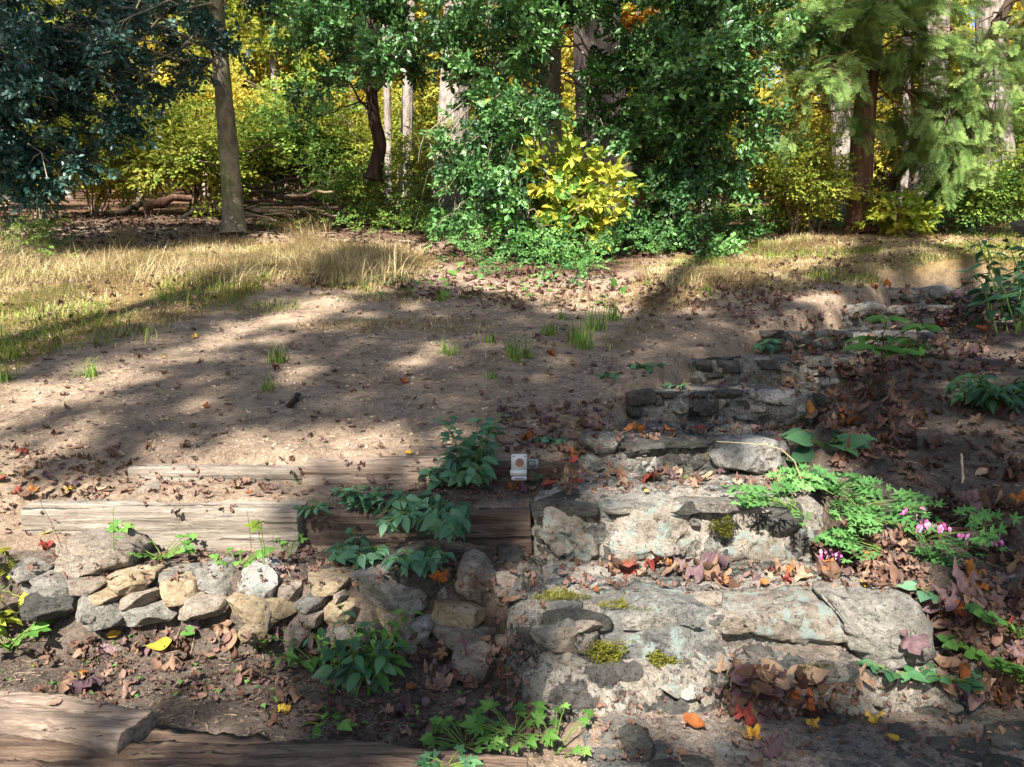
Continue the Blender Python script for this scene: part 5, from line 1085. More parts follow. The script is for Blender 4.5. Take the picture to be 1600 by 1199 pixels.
for i, (px, py, k) in enumerate(TF):
    q = gp(px, py); r = RS(1000 + i); mb = MB(); n = int(55 * k); dY = q[1] / 5
    O = q + np.clip(r.normal(0, .035 * dY ** .3 * k, (n, 3)), -.09, .09) * [1, 1, 0]; O[:, 2] = gz(O[:, 0], O[:, 1], False) - .005
    blades(mb, O, .13 * k * dY ** .4, r, .0035 * dY ** .4, .9, 4, .5)
    obj('grass_tuft', mb, M['grasstuft'], label='green grass tuft ' + where[i], cat='grass tuft', group='grass tufts on the bare slope')

def scatter_px(poly, n, seed):
    r = RS(seed); p = np.array(poly, float).reshape(-1, 2); out = []; nor = []
    while len(out) < n:
        x = r.uniform(p[:, 0].min(), p[:, 0].max()); y = r.uniform(p[:, 1].min(), p[:, 1].max())
        if inpoly(np.array(x), np.array(y), p): q, nn = hit(x, y); out.append(q); nor.append(nn)
    return np.array(out), np.array(nor)
def scatter(polys, n, seed, yr=(1.8, 16), soft=0):
    r = RS(seed); Y = r.uniform(*yr, n * 3); W = .75 * Y + .5; X = r.uniform(-1, 1, n * 3) * W; pr = (W / W.max())
    k = r.uniform(0, 1, n * 3) < pr; X, Y = X[k], Y[k]; Z = gz(X, Y); px, py, d = project(np.stack([X, Y, Z], -1)); m = np.zeros(len(X), bool)
    if soft: py = py + soft * (fbm(X * 1.5, Y * 1.5, 0 * X, 3) * 1.6 + r.normal(0, .35, len(X))); px = px + soft * fbm(X * 1.3 + 5, Y * 1.3, 0 * X, 3)
    if polys is None: m[:] = True
    else:
        for p in polys: m |= inpoly(px, py, p)
    return np.stack([X, Y, Z], -1)[m][:n]
# dry grass and green grass masses
r = RS(33)
O = scatter(POL_DRY, 190000, 41, (6, 15.2), 22); c = fbm(O[:, 0] * 1.6, O[:, 1] * 1.6, 0 * O[:, 0], 3); O = O[(c > -.02 - .25 * (O[:, 0] > 2)) | (r.uniform(0, 1, len(O)) < .25)]
hh = .12 + .22 * sstep(-.1, .6, fbm(O[:, 0] * .9 + 5, O[:, 1] * .9, 0 * O[:, 0], 3)); px, py, d = project(O); hh = hh * np.where((px < 640) & (py < 450), 1.35, .45)
mb = MB(); blades(mb, O, hh * .95, r, .0027, 2.8, 5, .5); obj('dry_grass', mb, M['drygrass'], kind='stuff', label='straw-coloured dry grass along the top of the slope', cat='grass')
O = scatter(POL_GREEN + [[-100, 420, 600, 400, 640, 440, 300, 500, 0, 560], [990, 400, 1600, 356, 1600, 420, 1100, 450]], 60000, 42, (5.5, 15), 22); c = fbm(O[:, 0] * 1.3 + 9, O[:, 1] * 1.3, 0 * O[:, 0], 3); O = O[c > -.05]
mb = MB(); blades(mb, O, .13, r, .0035, 2.0, 4, .5); obj('green_grass', mb, M['greengrass'], kind='stuff', label='short green grass mixed in at the left border of the dirt', cat='grass')
# thin dry stalks on the bare slope
POLB = [[560, 455, 900, 470, 1000, 440, 1130, 460, 900, 560, 700, 580, 520, 560, 400, 540]]
O = scatter(POLB, 80000, 43, (4.5, 12), 20); c = fbm(O[:, 0] * 1.8 + 3, O[:, 1] * 1.8, 0 * O[:, 0], 3); O = O[c > .08]
mb = MB(); blades(mb, O, .06, r, .0024, 2.8, 4, .4); obj('thin_dry_grass', mb, M['drygrass'], kind='stuff', label='thin flattened dry grass on the bare slope', cat='grass')
# ground cover
def cover(name, label, polys, n, temps, mat, sc, seed, h=(.02, .2), yr=(8, 15), cat='ground cover'):
    O = scatter(polys, n, seed, yr); r = RS(seed); O[:, 2] += r.uniform(*h, len(O)); mb = MB(); k = r.randint(0, len(temps), len(O))
    for q, T in enumerate(temps):
        m = k == q; mb.place(T, O[m], np.concatenate([r.normal(0, 1, (m.sum(), 2)), r.uniform(-.2, .5, (m.sum(), 1))], 1), np.array([0, -.5, 1.]) + r.normal(0, .4, (m.sum(), 3)), sc * r.uniform(.7, 1.3, m.sum()), r.uniform(0, 1, m.sum()))
    obj(name, mb, M[mat], kind='stuff', label=label, cat=cat, smooth=False)
SM1 = [T_simple(.35, .08, .1)]
cover('ivy_ground_cover', 'sunlit leafy ground cover around the central shrub', [[690, 345, 850, 360, 980, 375, 1000, 400, 960, 425, 880, 455, 820, 440, 720, 420, 685, 390]], 2600, SMALL, 'ivy', .6, 51, (.02, .42))
cover('shade_ground_cover', 'dark leafy ground cover between the central shrub and the reddish trunk', [[985, 360, 1130, 350, 1300, 345, 1180, 395, 1080, 400, 1000, 410]], 1300, SMALL, 'ivy', .6, 52, (.02, .3))
cover('seedlings', 'scattered tiny green seedlings on the lower soil', [[0, 985, 480, 990, 780, 1080, 700, 1150, 300, 1120, 0, 1070]], 260, [CLOV], 'herb_green', .013, 53, (.008, .02), (1.8, 3))
cover('seedlings', 'tiny green seedlings among the leaf litter at the top of the slope', [[430, 400, 700, 400, 900, 450, 1100, 440, 1000, 480, 600, 470]], 500, [CLOV], 'herb_green', .07, 54, (.01, .05), (7, 13))
cover('woodland_weeds', 'low green weeds along the edge of the woods', [[-200, 370, 100, 365, 100, 385, -200, 400], [400, 345, 680, 345, 680, 375, 400, 362], [1100, 345, 1700, 325, 1700, 360, 1100, 370], [0, 370, 120, 372, 100, 420, 0, 430]], 1500, SMALL, 'undergreen', .6, 55, (.02, .35), (10, 17))
# moss clumps on the lowest step
for i, (px, py, rad, yo, lb) in enumerate([(945, 1025, .062, -.09, 'thick moss cushion on the face of the lowest step'), (1035, 1040, .045, -.09, 'smaller moss patch right of the thick cushion'), (1000, 1060, .05, -.07, 'thin moss strip under the thick cushion'), (875, 932, .06, .1, 'flat moss mat on the left corner of the lowest step'), (985, 945, .06, .05, 'moss streak on top of the lowest step'), (1130, 825, .05, -.05, 'dark moss on the face of the second step'), (1275, 1055, .05, -.12, 'dark moss near the leaf pile under the lowest step')]):
    k = 1 if i == 5 else 0; c = P(px, py, SY[k] + yo); r = RS(1100 + i); n = 1100; a = r.uniform(0, 6.28, n); q = np.sqrt(r.uniform(0, 1, n)) * rad * (1 + .3 * np.sin(3 * a + i))
    top = i in (3, 4)
    if top: c = ray(px, py) * ((SZ[0] + .02) / ray(px, py)[2]); O = c + np.stack([np.cos(a) * q * 1.6, np.sin(a) * q, 0 * q], -1)
    else: O = c + np.stack([np.cos(a) * q, r.uniform(-.01, .03, n), np.sin(a) * q * (.45 if i == 2 else .8)], -1)
    mb = MB(); blades(mb, O, .016, r, .0012, 1.6, 2, .5 if i < 5 else .1)
    V = np.vstack(mb.V)
    if not top: V[:, 1] -= .012 * r.uniform(0, 1, len(V)); mb.V = [V]
    obj('moss', mb, M['moss'], steps[k], label=lb)

# ------------------------------------------------------------------ leaf litter
MAP = [T_maple(100 + s_, .5, 5, .4) for s_ in range(6)] + [T_maple(120 + s_, .7, 3, .3) for s_ in range(3)]
FOV = [T_fallen_ovate(130 + s_, .5 + .25 * s_) for s_ in range(5)]
LOW = [T_simple(.3, .12, .05), T_simple(.4, -.1, .1), T_simple(.25, .2, -.15)]
meshes = {}
def leaf_mesh(ti, col):
    if (ti, col) not in meshes:
        T = (MAP + FOV)[ti]; mb = MB(); mb.add(*T); me = mb.mesh('fallen_leaf'); me.materials.append(M['fl_' + col]); meshes[(ti, col)] = me
    return meshes[(ti, col)]
nleaf = 0; LSEEN = {}
def one_leaf(px, py, size, col, ti, seed, where_, zoff=.0, zfix=None, yfix=None):
    global nleaf
    r = RS(seed)
    q, nn = hit(px, py)
    o = bpy.data.objects.new('fallen_leaf', leaf_mesh(ti, col)); COL.objects.link(o); nleaf += 1
    z_ = Vector(nrm(nn * .8 + np.array([0, -.1, .5]) + r.normal(0, .13, 3))); qt = z_.to_track_quat('Z', 'Y'); from_ = Vector((0, 0, 1))
    import mathutils
    o.rotation_euler = (qt @ mathutils.Quaternion((0, 0, 1), r.uniform(0, 6.28))).to_euler()
    o.location = Vector(q) + z_ * (size * .06 + zoff + .004) + o.rotation_euler.to_matrix() @ Vector((0, -size * .42, 0)); o.scale = (size, size, size)
    kind_ = ('large ' if size > .105 else 'small ' if size < .07 else '') + ('lobed' if ti < 9 else 'narrow')
    o['label'] = '%s %s fallen leaf %s' % ({'purple': 'dull purple-brown', 'tan': 'pale tan'}.get(col, col), kind_, where_); o['category'] = 'leaf'; o['group'] = 'fallen leaves'
# hand-placed conspicuous leaves
HL = [(903, 665, .085, 'yellow', 9, 'on the dirt left of the third step', None), (885, 655, .035, 'yellow', 10, 'small beside the larger yellow one', None), (1188, 1010, 0, '', 0, '', None),
      (1160, 1133, .10, 'red', 0, 'at the foot of the lowest step', None), (1085, 1138, .10, 'orange', 10, 'on the landing left of the red leaf', None), (1170, 1155, .09, 'yellow', 3, 'on the landing below the red leaf', None), (1200, 1175, .12, 'purple', 1, 'at the bottom edge of the landing', None),
      (1200, 1080, .09, 'orange', 11, 'in the leaf pile under the lowest step', -1.2), (1150, 1085, .12, 'purple', 2, 'in the pile at the left', -1.2), (1235, 1090, .13, 'purple', 4, 'in the pile at the right', -1.2), (1180, 1110, .12, 'brown', 5, 'in the pile at the front', -1.22), (1200, 1055, .1, 'purple', 3, 'topmost in the pile', -1.14), (1170, 1065, .1, 'brown', 1, 'leaning in the pile', -1.16),
      (1380, 1025, 0, '', 0, '', None), (1340, 1068, .12, 'tan', 5, 'against the lowest step right of the pile', -1.2), (1265, 1135, .06, 'yellow', 2, 'on the landing right of the red leaf', None), (1440, 1070, .13, 'brown', 3, 'on the landing under the big right stone', None), (1500, 1085, .12, 'purple', 0, 'beside the dark flagstone at right', None), (1370, 1130, .08, 'yellow', 1, 'star-shaped on the landing', None), (1400, 1160, .05, 'yellow', 9, 'next to the square flagstone', None),
      (1195, 917, .075, 'orange', 9, 'on top of the lowest step at right', -1.0), (1130, 912, .07, 'orange', 10, 'at the right end of the tread leaf row', -1.0), (980, 890, .06, 'yellow', 9, 'standing on the tread of the lowest step', -.98), (895, 915, .06, 'brown', 11, 'on the left of the lowest tread', -1.), (933, 927, .04, 'orange', 10, 'tiny on the lowest tread', -1.),
      (1355, 917, .06, 'yellow', 2, 'under the pink flowers', None), (1215, 772, .05, 'yellow', 12, 'on the second step top at right', -.745), (1010, 773, .05, 'yellow', 9, 'on the second step top', -.745),
      (138, 1075, .15, 'purple', 0, 'large on the soil above the pale log', None), (130, 1058, .05, 'orange', 2, 'small behind the large purple-brown one', None), (122, 1065, .05, 'yellow', 3, 'beside the small orange one', None), (100, 1082, .08, 'tan', 10, 'left of the large purple-brown one', None), (258, 1012, .10, 'yellow', 11, 'curled on the soil before the wall', None), (180, 995, .06, 'yellow', 10, 'green-tinged before the mossy stone', None), (440, 1118, .06, 'yellow', 1, 'bright on the soil right of centre-left', None), (478, 1046, .07, 'red', 4, 'on the soil left of the tall dark plant', None), (160, 1028, .11, 'purple', 1, 'on the soil below the wall at left', None),
      (345, 978, .10, 'tan', 2, 'against the warm tan stone', None), (365, 1005, .09, 'tan', 11, 'below the warm tan stone', None), (308, 985, .09, 'purple', 3, 'on the soil under the rounded brown stone', None), (265, 1050, .10, 'tan', 5, 'crumpled on the soil in the middle of the lower bed', None), (450, 1100, .11, 'tan', 6, 'pale on the lower bed', None),
      (683, 908, .09, 'orange', 4, 'draped over the dark slab', -.93), (705, 900, .07, 'tan', 5, 'between the dark slab and the boulder', -.93), (800, 948, .085, 'tan', 12, 'rolled beside the boulder', None), (690, 1050, .12, 'purple', 1, 'large in the heap left of the round boulder', None), (680, 1075, .13, 'tan', 3, 'flat in the heap left of the round boulder', None), (660, 1030, .1, 'purple', 4, 'on the whitish base stone', None), (625, 1112, .1, 'purple', 6, 'dark curled leaf below the heap', None), (665, 1105, .06, 'purple', 10, 'silvery leaf below the heap', None), (645, 1079, .04, 'orange', 2, 'tiny bright leaf in front of the heap', None),
      (628, 600, .09, 'orange', 1, 'on the dirt in mid slope', None), (592, 600, .08, 'tan', 10, 'left of the orange one in mid slope', None), (320, 638, .06, 'orange', 2, 'lying on the shaded dirt at left', None), (303, 530, .08, 'yellow', 3, 'small on the sunlit dirt at left', None), (158, 542, .07, 'tan', 4, 'pale on the dirt at far left', None), (461, 545, .10, 'tan', 5, 'on the dirt near the upper grass tuft', None), (255, 562, .05, 'yellow', 10, 'tiny on the dirt at left', None), (35, 712, .08, 'red', 0, 'on the dirt at the left edge', None), (390, 776, .06, 'orange', 9, 'bright before the upper timber', None), (372, 765, .07, 'tan', 3, 'leaning on the upper timber', None), (75, 858, .08, 'red', 1, 'beside the left end of the pale timber', None), (50, 770, .07, 'orange', 2, 'near the left end of the pale timber', None), (110, 768, .07, 'yellow', 3, 'above the left end of the pale timber', None),
      (640, 712, .05, 'yellow', 10, 'on the sunlit dirt above the upper timber', None), (575, 628, .04, 'yellow', 9, 'tiny in mid slope', None), (860, 555, .10, 'orange', 4, 'near the tallest grass tuft', None), (1365, 450, .12, 'orange', 5, 'on the shaded litter near the top', None), (1310, 460, .12, 'orange', 2, 'left of the other orange one near the top', None), (1340, 473, .1, 'red', 3, 'above the seventh step', None),
      (1230, 655, 0, '', 0, '', None), (1265, 640, .10, 'orange', 9, 'upright at the right end of the fourth step', None), (1330, 705, .11, 'tan', 1, 'cream-coloured beside the dark round-leaved plant', None), (1365, 725, .11, 'brown', 11, 'curled right of the cream leaf', None), (1345, 615, .13, 'tan', 2, 'at the foot of the young sapling', None), (1030, 740, .12, 'purple', 3, 'lying before the third step', None), (900, 750, .12, 'purple', 4, 'at the left foot of the third step', None), (1570, 790, .15, 'tan', 5, 'on the dark bank at right', None), (1520, 905, .10, 'orange', 6, 'among the flowers at the right edge', None), (1320, 850, .13, 'tan', 7, 'folded upright beside the second step', None), (1290, 885, .12, 'purple', 0, 'at the right foot of the second step', None), (1420, 1000, .12, 'purple', 1, 'on the litter beside the big right stone', None)]
si = 0
for (px, py, sz, col, ti, wh, zf) in HL:
    si += 1
    if not col: continue
    one_leaf(px, py, sz * 1.0, col, ti, 2000 + si, wh, zoff=.008, zfix=zf)
# row of leaves on the lowest tread and other piles
cols = ['brown', 'purple', 'tan', 'purple', 'brown', 'tan', 'orange', 'purple', 'brown', 'tan', 'red']
AREAS = [([1120, 1050, 1290, 1060, 1300, 1115, 1130, 1125], 26, 'in the pile under the lowest step', .125), ([940, 885, 1130, 885, 1140, 915, 960, 910], 26, 'in the row on the lowest tread', .125), ([1140, 895, 1280, 890, 1250, 915, 1150, 915], 9, 'at the right of the lowest tread', .08), ([900, 740, 1220, 742, 1220, 762, 900, 760], 20, 'along the tread before the third step', .10), ([960, 672, 1240, 668, 1240, 684, 980, 686], 14, 'along the tread before the fourth step', .09),
         ([1260, 640, 1340, 650, 1330, 700, 1270, 680], 12, 'in the litter right of the fourth step', .11), ([1260, 850, 1340, 840, 1400, 900, 1300, 930], 14, 'in the litter right of the second step', .11), ([1450, 930, 1600, 900, 1600, 1100, 1480, 1060], 20, 'in the litter on the lower right bank', .1), ([1480, 740, 1600, 740, 1600, 880, 1500, 860], 9, 'on the dark bank at right', .12), ([1300, 440, 1560, 440, 1560, 620, 1420, 560], 22, 'in the shaded litter around the upper steps', .14),
         ([780, 640, 960, 640, 900, 740, 780, 700], 26, 'in the litter above the outlet', .09), ([840, 740, 900, 740, 880, 760, 780, 780], 8, 'in the litter beside the outlet', .08), ([0, 740, 190, 740, 190, 780, 40, 785, 0, 850], 14, 'in the litter at the left end of the timbers', .075), ([30, 960, 400, 1000, 450, 1060, 0, 1060], 26, 'on the lower bed at left', .075), ([430, 1040, 780, 1060, 760, 1180, 440, 1120], 18, 'on the lower bed at right', .08), ([200, 860, 820, 870, 800, 900, 200, 900], 14, 'on the bed behind the wall', .06),
         ([1100, 1100, 1550, 1080, 1560, 1190, 1000, 1190], 14, 'on the bottom landing', .07), ([200, 560, 800, 560, 900, 640, 100, 690], 22, 'scattered on the bare dirt', .07), ([1130, 545, 1350, 540, 1400, 600, 1180, 610], 10, 'around the fifth step', .10)]
r = RS(61)
for (pl, n, wh, sz) in AREAS:
    p = np.array(pl, float).reshape(-1, 2); c = 0
    while c < n and nleaf < 300:
        x = r.uniform(p[:, 0].min(), p[:, 0].max()); y = r.uniform(p[:, 1].min(), p[:, 1].max())
        if not inpoly(np.array(x), np.array(y), p): continue
        one_leaf(x, y, sz * r.uniform(.6, 1.25), cols[r.randint(len(cols))], r.randint(0, 14), r.randint(1e6), wh, zoff=.006); c += 1

# remaining litter as stuff
def litter(name, label, polys, n, seed, temps, sz, mat='litter', yr=(1.8, 16), rb=.5, thr=None, lift=.0):
    O = scatter(polys, n, seed, yr); r = RS(seed)
    if thr is not None: O = O[fbm(O[:, 0] * 2.2 + seed, O[:, 1] * 2.2, 0 * O[:, 0], 3) > thr]
    mb = MB(); k = r.randint(0, len(temps), len(O)); O[:, 2] += lift + .004
    for q, T in enumerate(temps):
        m = k == q; c_ = m.sum()
        if not c_: continue
        mb.place(T, O[m], np.concatenate([r.normal(0, 1, (c_, 2)), r.normal(.02, .12, (c_, 1))], 1), np.array([0, -.1, 1.]) + r.normal(0, .18, (c_, 3)), sz * r.uniform(.45, 1.3, c_), r.uniform(0, 1, c_))
    obj(name, mb, M[mat], kind='stuff', label=label, cat='leaf litter')
ML = MAP + FOV
litter('leaf_chips', 'tiny leaf chips and straw all over the bare slope', [[-50, 480, 400, 470, 700, 430, 1100, 450, 1330, 430, 1420, 470, 1200, 560, 900, 740, 0, 770]], 9000, 70, LOW, .035)
litter('leaf_litter', 'small dead leaves strewn over the bare slope', [[-50, 520, 400, 500, 700, 440, 1100, 450, 1330, 430, 1420, 470, 1200, 560, 900, 740, 0, 770]], 1100, 71, ML, .06)
litter('leaf_litter', 'dense brown leaves at the top of the slope', [[420, 395, 700, 385, 1000, 440, 1100, 410, 1350, 420, 1300, 460, 1000, 500, 700, 470, 430, 460]], 3000, 72, ML, .09, yr=(6, 14))
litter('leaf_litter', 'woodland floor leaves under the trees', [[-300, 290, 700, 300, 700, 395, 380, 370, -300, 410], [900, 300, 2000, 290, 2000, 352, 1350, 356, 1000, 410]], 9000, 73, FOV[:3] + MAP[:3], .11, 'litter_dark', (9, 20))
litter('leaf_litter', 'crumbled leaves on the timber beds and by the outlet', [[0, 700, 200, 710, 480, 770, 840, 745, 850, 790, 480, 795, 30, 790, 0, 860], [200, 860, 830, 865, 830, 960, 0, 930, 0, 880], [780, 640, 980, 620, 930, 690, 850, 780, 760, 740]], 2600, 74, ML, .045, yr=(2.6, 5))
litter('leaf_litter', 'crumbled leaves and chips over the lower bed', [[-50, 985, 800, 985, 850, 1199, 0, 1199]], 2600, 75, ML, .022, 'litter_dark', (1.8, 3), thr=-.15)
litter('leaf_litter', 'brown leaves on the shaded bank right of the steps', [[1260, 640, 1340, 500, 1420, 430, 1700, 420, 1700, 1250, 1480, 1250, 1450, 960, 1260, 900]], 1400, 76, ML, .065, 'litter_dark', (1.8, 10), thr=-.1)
litter('leaf_litter', 'brown leaves collected beside and on the steps', [[1260, 900, 1290, 820, 1400, 860, 1600, 880, 1600, 1090, 1470, 1080, 1460, 960], [900, 735, 1240, 740, 1240, 765, 900, 765], [960, 668, 1240, 665, 1240, 688, 960, 688], [1100, 600, 1300, 596, 1300, 615, 1090, 615], [1200, 545, 1400, 545, 1400, 570, 1200, 565], [900, 880, 1300, 880, 1280, 925, 900, 915]], 1100, 77, ML, .065, yr=(2, 8))
litter('leaf_litter', 'bits of dead leaf on the bottom landing', [[930, 1080, 1600, 1060, 1600, 1199, 930, 1199]], 500, 78, ML, .03, yr=(1.8, 3))
litter('leaf_litter', 'dead leaves caught in the grass', POL_DRY, 1600, 79, ML, .07, yr=(6, 14), lift=.05)

def debris(label, poly, n, seed, sz, mat='litter'):
    O, Nn = scatter_px(poly, n, seed); r = RS(seed); mb = MB(); k = r.randint(0, len(ML), n)
    for q, T in enumerate(ML):
        m = k == q; c_ = m.sum()
        if c_: mb.place(T, O[m] + Nn[m] * .004, r.normal(0, 1, (c_, 3)), Nn[m] + np.array([0, 0, .6]) + r.normal(0, .16, (c_, 3)), sz * r.uniform(.4, 1.4, c_), r.uniform(0, 1, c_))
    obj('leaf_debris', mb, M[mat], kind='stuff', label=label, cat='leaf litter')
debris('crumbled leaves on the tread of the lowest step', [880, 878, 1270, 878, 1290, 930, 860, 925], 170, 201, .035)
debris('crumbled leaves on the tread of the second step', [880, 742, 1240, 742, 1250, 775, 880, 775], 170, 202, .04)
debris('crumbled leaves on the tread of the third step', [950, 660, 1250, 660, 1250, 690, 950, 690], 130, 203, .045)
debris('crumbled leaves on the upper steps', [1080, 590, 1330, 590, 1340, 620, 1050, 620], 110, 204, .05)
debris('crumbled leaves around the sixth and seventh steps', [1150, 490, 1560, 450, 1560, 590, 1250, 575], 520, 205, .07)
debris('crumbled leaves over the bottom landing', [930, 1075, 1600, 1050, 1600, 1199, 930, 1199], 330, 206, .03)
debris('crumbled leaves beside the lowest step at right', [1460, 940, 1600, 880, 1600, 1100, 1470, 1080], 260, 207, .06)
debris('crumbled leaves in the gap beside the second step', [1255, 830, 1420, 830, 1460, 935, 1290, 915], 300, 208, .06)
debris('crumbled leaves on top of the dry stone wall', [0, 870, 800, 880, 800, 930, 0, 900], 110, 209, .035)
debris('crumbled leaves by the right end of the wall', [770, 880, 850, 880, 850, 1199, 790, 1100], 90, 210, .04)
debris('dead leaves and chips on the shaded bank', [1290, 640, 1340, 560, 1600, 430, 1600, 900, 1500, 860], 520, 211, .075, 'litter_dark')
debris('small dark leaves over the bare slope', [0, 600, 400, 500, 700, 450, 1100, 460, 1300, 450, 1200, 540, 900, 740, 0, 770], 260, 212, .045)
debris('small dead leaves at the top of the slope', [430, 430, 700, 385, 1000, 440, 1350, 430, 1200, 500, 700, 480], 900, 213, .07)
debris('small dead leaves along the timbers', [0, 700, 900, 690, 840, 790, 500, 790, 0, 850], 200, 214, .035)
debris('bits of leaf and bark on the lower bed', [0, 985, 800, 985, 850, 1180, 0, 1090], 380, 215, .05)
debris('dead leaves on the soil edge right of the upper steps', [1290, 580, 1430, 550, 1430, 700, 1300, 740], 240, 216, .085)
# twigs and pebbles
def twigs(label, polys, n, seed, L, rad, mat, yr):
    O = scatter(polys, n, seed, yr); r = RS(seed); mb = MB()
    for p in O:
        a = r.uniform(0, 6.28); l = L * r.uniform(.4, 1.3); e = p + np.array([math.cos(a) * l, math.sin(a) * l, 0]); e[2] = float(gz(e[0], e[1])) + .008; p[2] += .006
        mb.tube(arc(p, e, .04, 4, r.randint(1e6), .04), np.linspace(rad, rad * .5, 4), 4, rnd=r.uniform(0, 1))
    obj('twigs', mb, M[mat], kind='stuff', label=label, cat='twigs')
twigs('fine twigs and straw over the lower bed', [[-50, 985, 800, 985, 850, 1199, 0, 1199], [200, 860, 830, 865, 830, 900, 0, 930], [480, 775, 840, 745, 840, 790]], 900, 81, .05, .001, 'twig_pale', (1.8, 4))
twigs('fine twigs on the bare slope', [[0, 520, 700, 450, 1300, 440, 1300, 560, 900, 720, 0, 760]], 3600, 82, .055, .0018, 'twig_pale', (3.8, 12))
twigs('sticks on the woodland floor', [[-300, 290, 700, 300, 700, 380, -300, 400]], 260, 83, .6, .009, 'twig', (12, 18))
twigs('straw on the shaded bank', [[1300, 640, 1700, 600, 1700, 1199, 1480, 1199]], 220, 84, .08, .0015, 'twig_pale', (1.8, 6))
for i, (a, b, rad, lb) in enumerate([((1503, 758), (1510, 720), .006, 'short pale broken stick standing on the dark bank'), ((450, 640), (468, 622), .018, 'stubby bark piece on the mid slope dirt'), ((640, 730), (718, 722), .006, 'long thin stick lying on the upper timber row'), ((1245, 545), (1300, 530), .01, 'stick on the sixth step')]):
    p = gp(*a); e = gp(*b); 
    if i == 0: e = p + [.02, 0.05, .13]
    mb = MB(); mb.tube(arc(p + [0, 0, rad], np.array(e) + [0, 0, rad], .03, 7, i, .03), [rad * .8, rad, rad, rad * .9, rad, rad * .8, rad * .6], 8, rough=.3); obj('stick', mb, M['twig_pale'] if i != 1 else M['bark_dark'], label=lb, cat='stick')
mb = MB(); pa = np.array([P(1288, 832, 3.0) * 0 + P(x, y, 3.6) for x, y in ((1115, 688), (1150, 690), (1190, 693), (1215, 700), (1235, 718), (1245, 745))]); mb.tube(pa - [0, .05, 0], np.linspace(.001, .0032, 6), 6); obj('dry_stem', mb, M['drygrass'], label='arching straw-coloured stem over the pale boulder of the third step', cat='stem')
M['crumb'] = barkmat('soil_crumb', '#2c241e', '#4d4137', '#6e6053', 30, (1, 1, 1), .003); M['crumb_tan'] = barkmat('dirt_crumb', '#6b5846', '#9a846c', '#bfa88c', 30, (1, 1, 1), .003)
def pebbles(label, polys, n, seed, s0, mat, yr):
    O = scatter(polys, n, seed, yr); r = RS(seed); mb = MB(); th = np.linspace(0, 2 * np.pi, 8, endpoint=False); ph = np.linspace(0, np.pi, 6)
    for p in O:
        s_ = s0 * r.uniform(.3, 1.5) ** 1.5; G = np.stack([np.outer(np.sin(ph), np.cos(th)), np.outer(np.sin(ph), np.sin(th)), np.outer(np.cos(ph), np.ones(8)) * .6], -1) * s_ * (1 + .25 * r.uniform(-1, 1, (6, 8, 1))); mb.grid(G * r.uniform(.7, 1.3, 3) + p, closev=True)
    obj('pebbles', mb, M[mat], kind='stuff', label=label, cat='pebbles')
pebbles('small pebbles and clods on the bare dirt', [[0, 520, 700, 450, 1300, 440, 1300, 560, 900, 740, 0, 770]], 5200, 85, .008, 'crumb_tan', (3.8, 12))
pebbles('crumbs of soil on the lower bed', [[-50, 985, 800, 985, 850, 1199, 0, 1199], [200, 860, 830, 865, 830, 900, 0, 930]], 3800, 86, .0055, 'crumb', (1.8, 3.5))
pebbles('crumbs of soil on the dark bank', [[1300, 600, 1700, 560, 1700, 1199, 1480, 1199]], 4000, 87, .009, 'crumb', (1.8, 8))
# brush pile
r = RS(95)
for i in range(34):
    x = r.uniform(385, 520); y = 345 - r.uniform(0, 62) * (1 - abs(x - 445) / 95); Y = r.uniform(13.7, 14.6); c = P(x, y, Y); a = r.uniform(-.35, .35); L = r.uniform(.5, 1.4)
    e = np.array([math.cos(a), r.uniform(-.5, .5), math.sin(a) * .6]) * L / 2; rad = r.uniform(.012, .05); mb = MB(); mb.tube(arc(c - e, c + e, .03, 7, i, .02), np.linspace(rad, rad * .6, 7), 7, rough=.2)
    obj('brush_branch', mb, M['bark_dark'] if i % 3 else M['twig_pale'], label='%s %s dead branch %s of the brush pile' % ('thick' if rad > .035 else 'medium' if rad > .022 else 'thin', 'dark' if i % 3 else 'greyish', ('at the left end' if x < 430 else 'at the right end' if x > 485 else 'in the middle') + (' on top' if y < 302 else ' above the ground' if y < 315 else ' low down' if y > 330 else ' half way up')), cat='branch', group='dead branches in the brush pile')
for i, (x0, y0, x1, y1, Y, rad, lb, mt) in enumerate([(225, 325, 300, 310, 14.6, .09, 'fallen reddish log on the woodland floor left of the holly trunk', 'bark_red'), (180, 335, 235, 318, 14.2, .06, 'fallen log lying left of the reddish one', 'bark_dark'), (280, 340, 320, 328, 14.0, .035, 'pale broken branch left of the holly trunk base', 'twig_pale'), (385, 240, 440, 228, 15, .02, 'dead branch sticking up behind the left holly trunk', 'twig'), (310, 252, 345, 262, 14.5, .02, 'curved dead branch left of the holly trunk', 'twig'), (1355, 346, 1402, 344, 13, .05, 'short dark log end at the foot of the yellow bush', 'bark_dark'), (0, 330, 60, 300, 13, .015, 'thin bare branch low at the left edge', 'twig_pale'), (1500, 140, 1560, 60, 13, .03, 'bare grey branch in the hemlock sprays at upper right', 'twig')]):
    mb = MB(); a = P(x0, y0, Y); b = P(x1, y1, Y + .5); mb.tube(arc(a, b, .05, 8, i, .03), np.linspace(rad, rad * .7, 8), 9, rough=.2); obj('fallen_branch', mb, M[mt], label=lb, cat='branch')

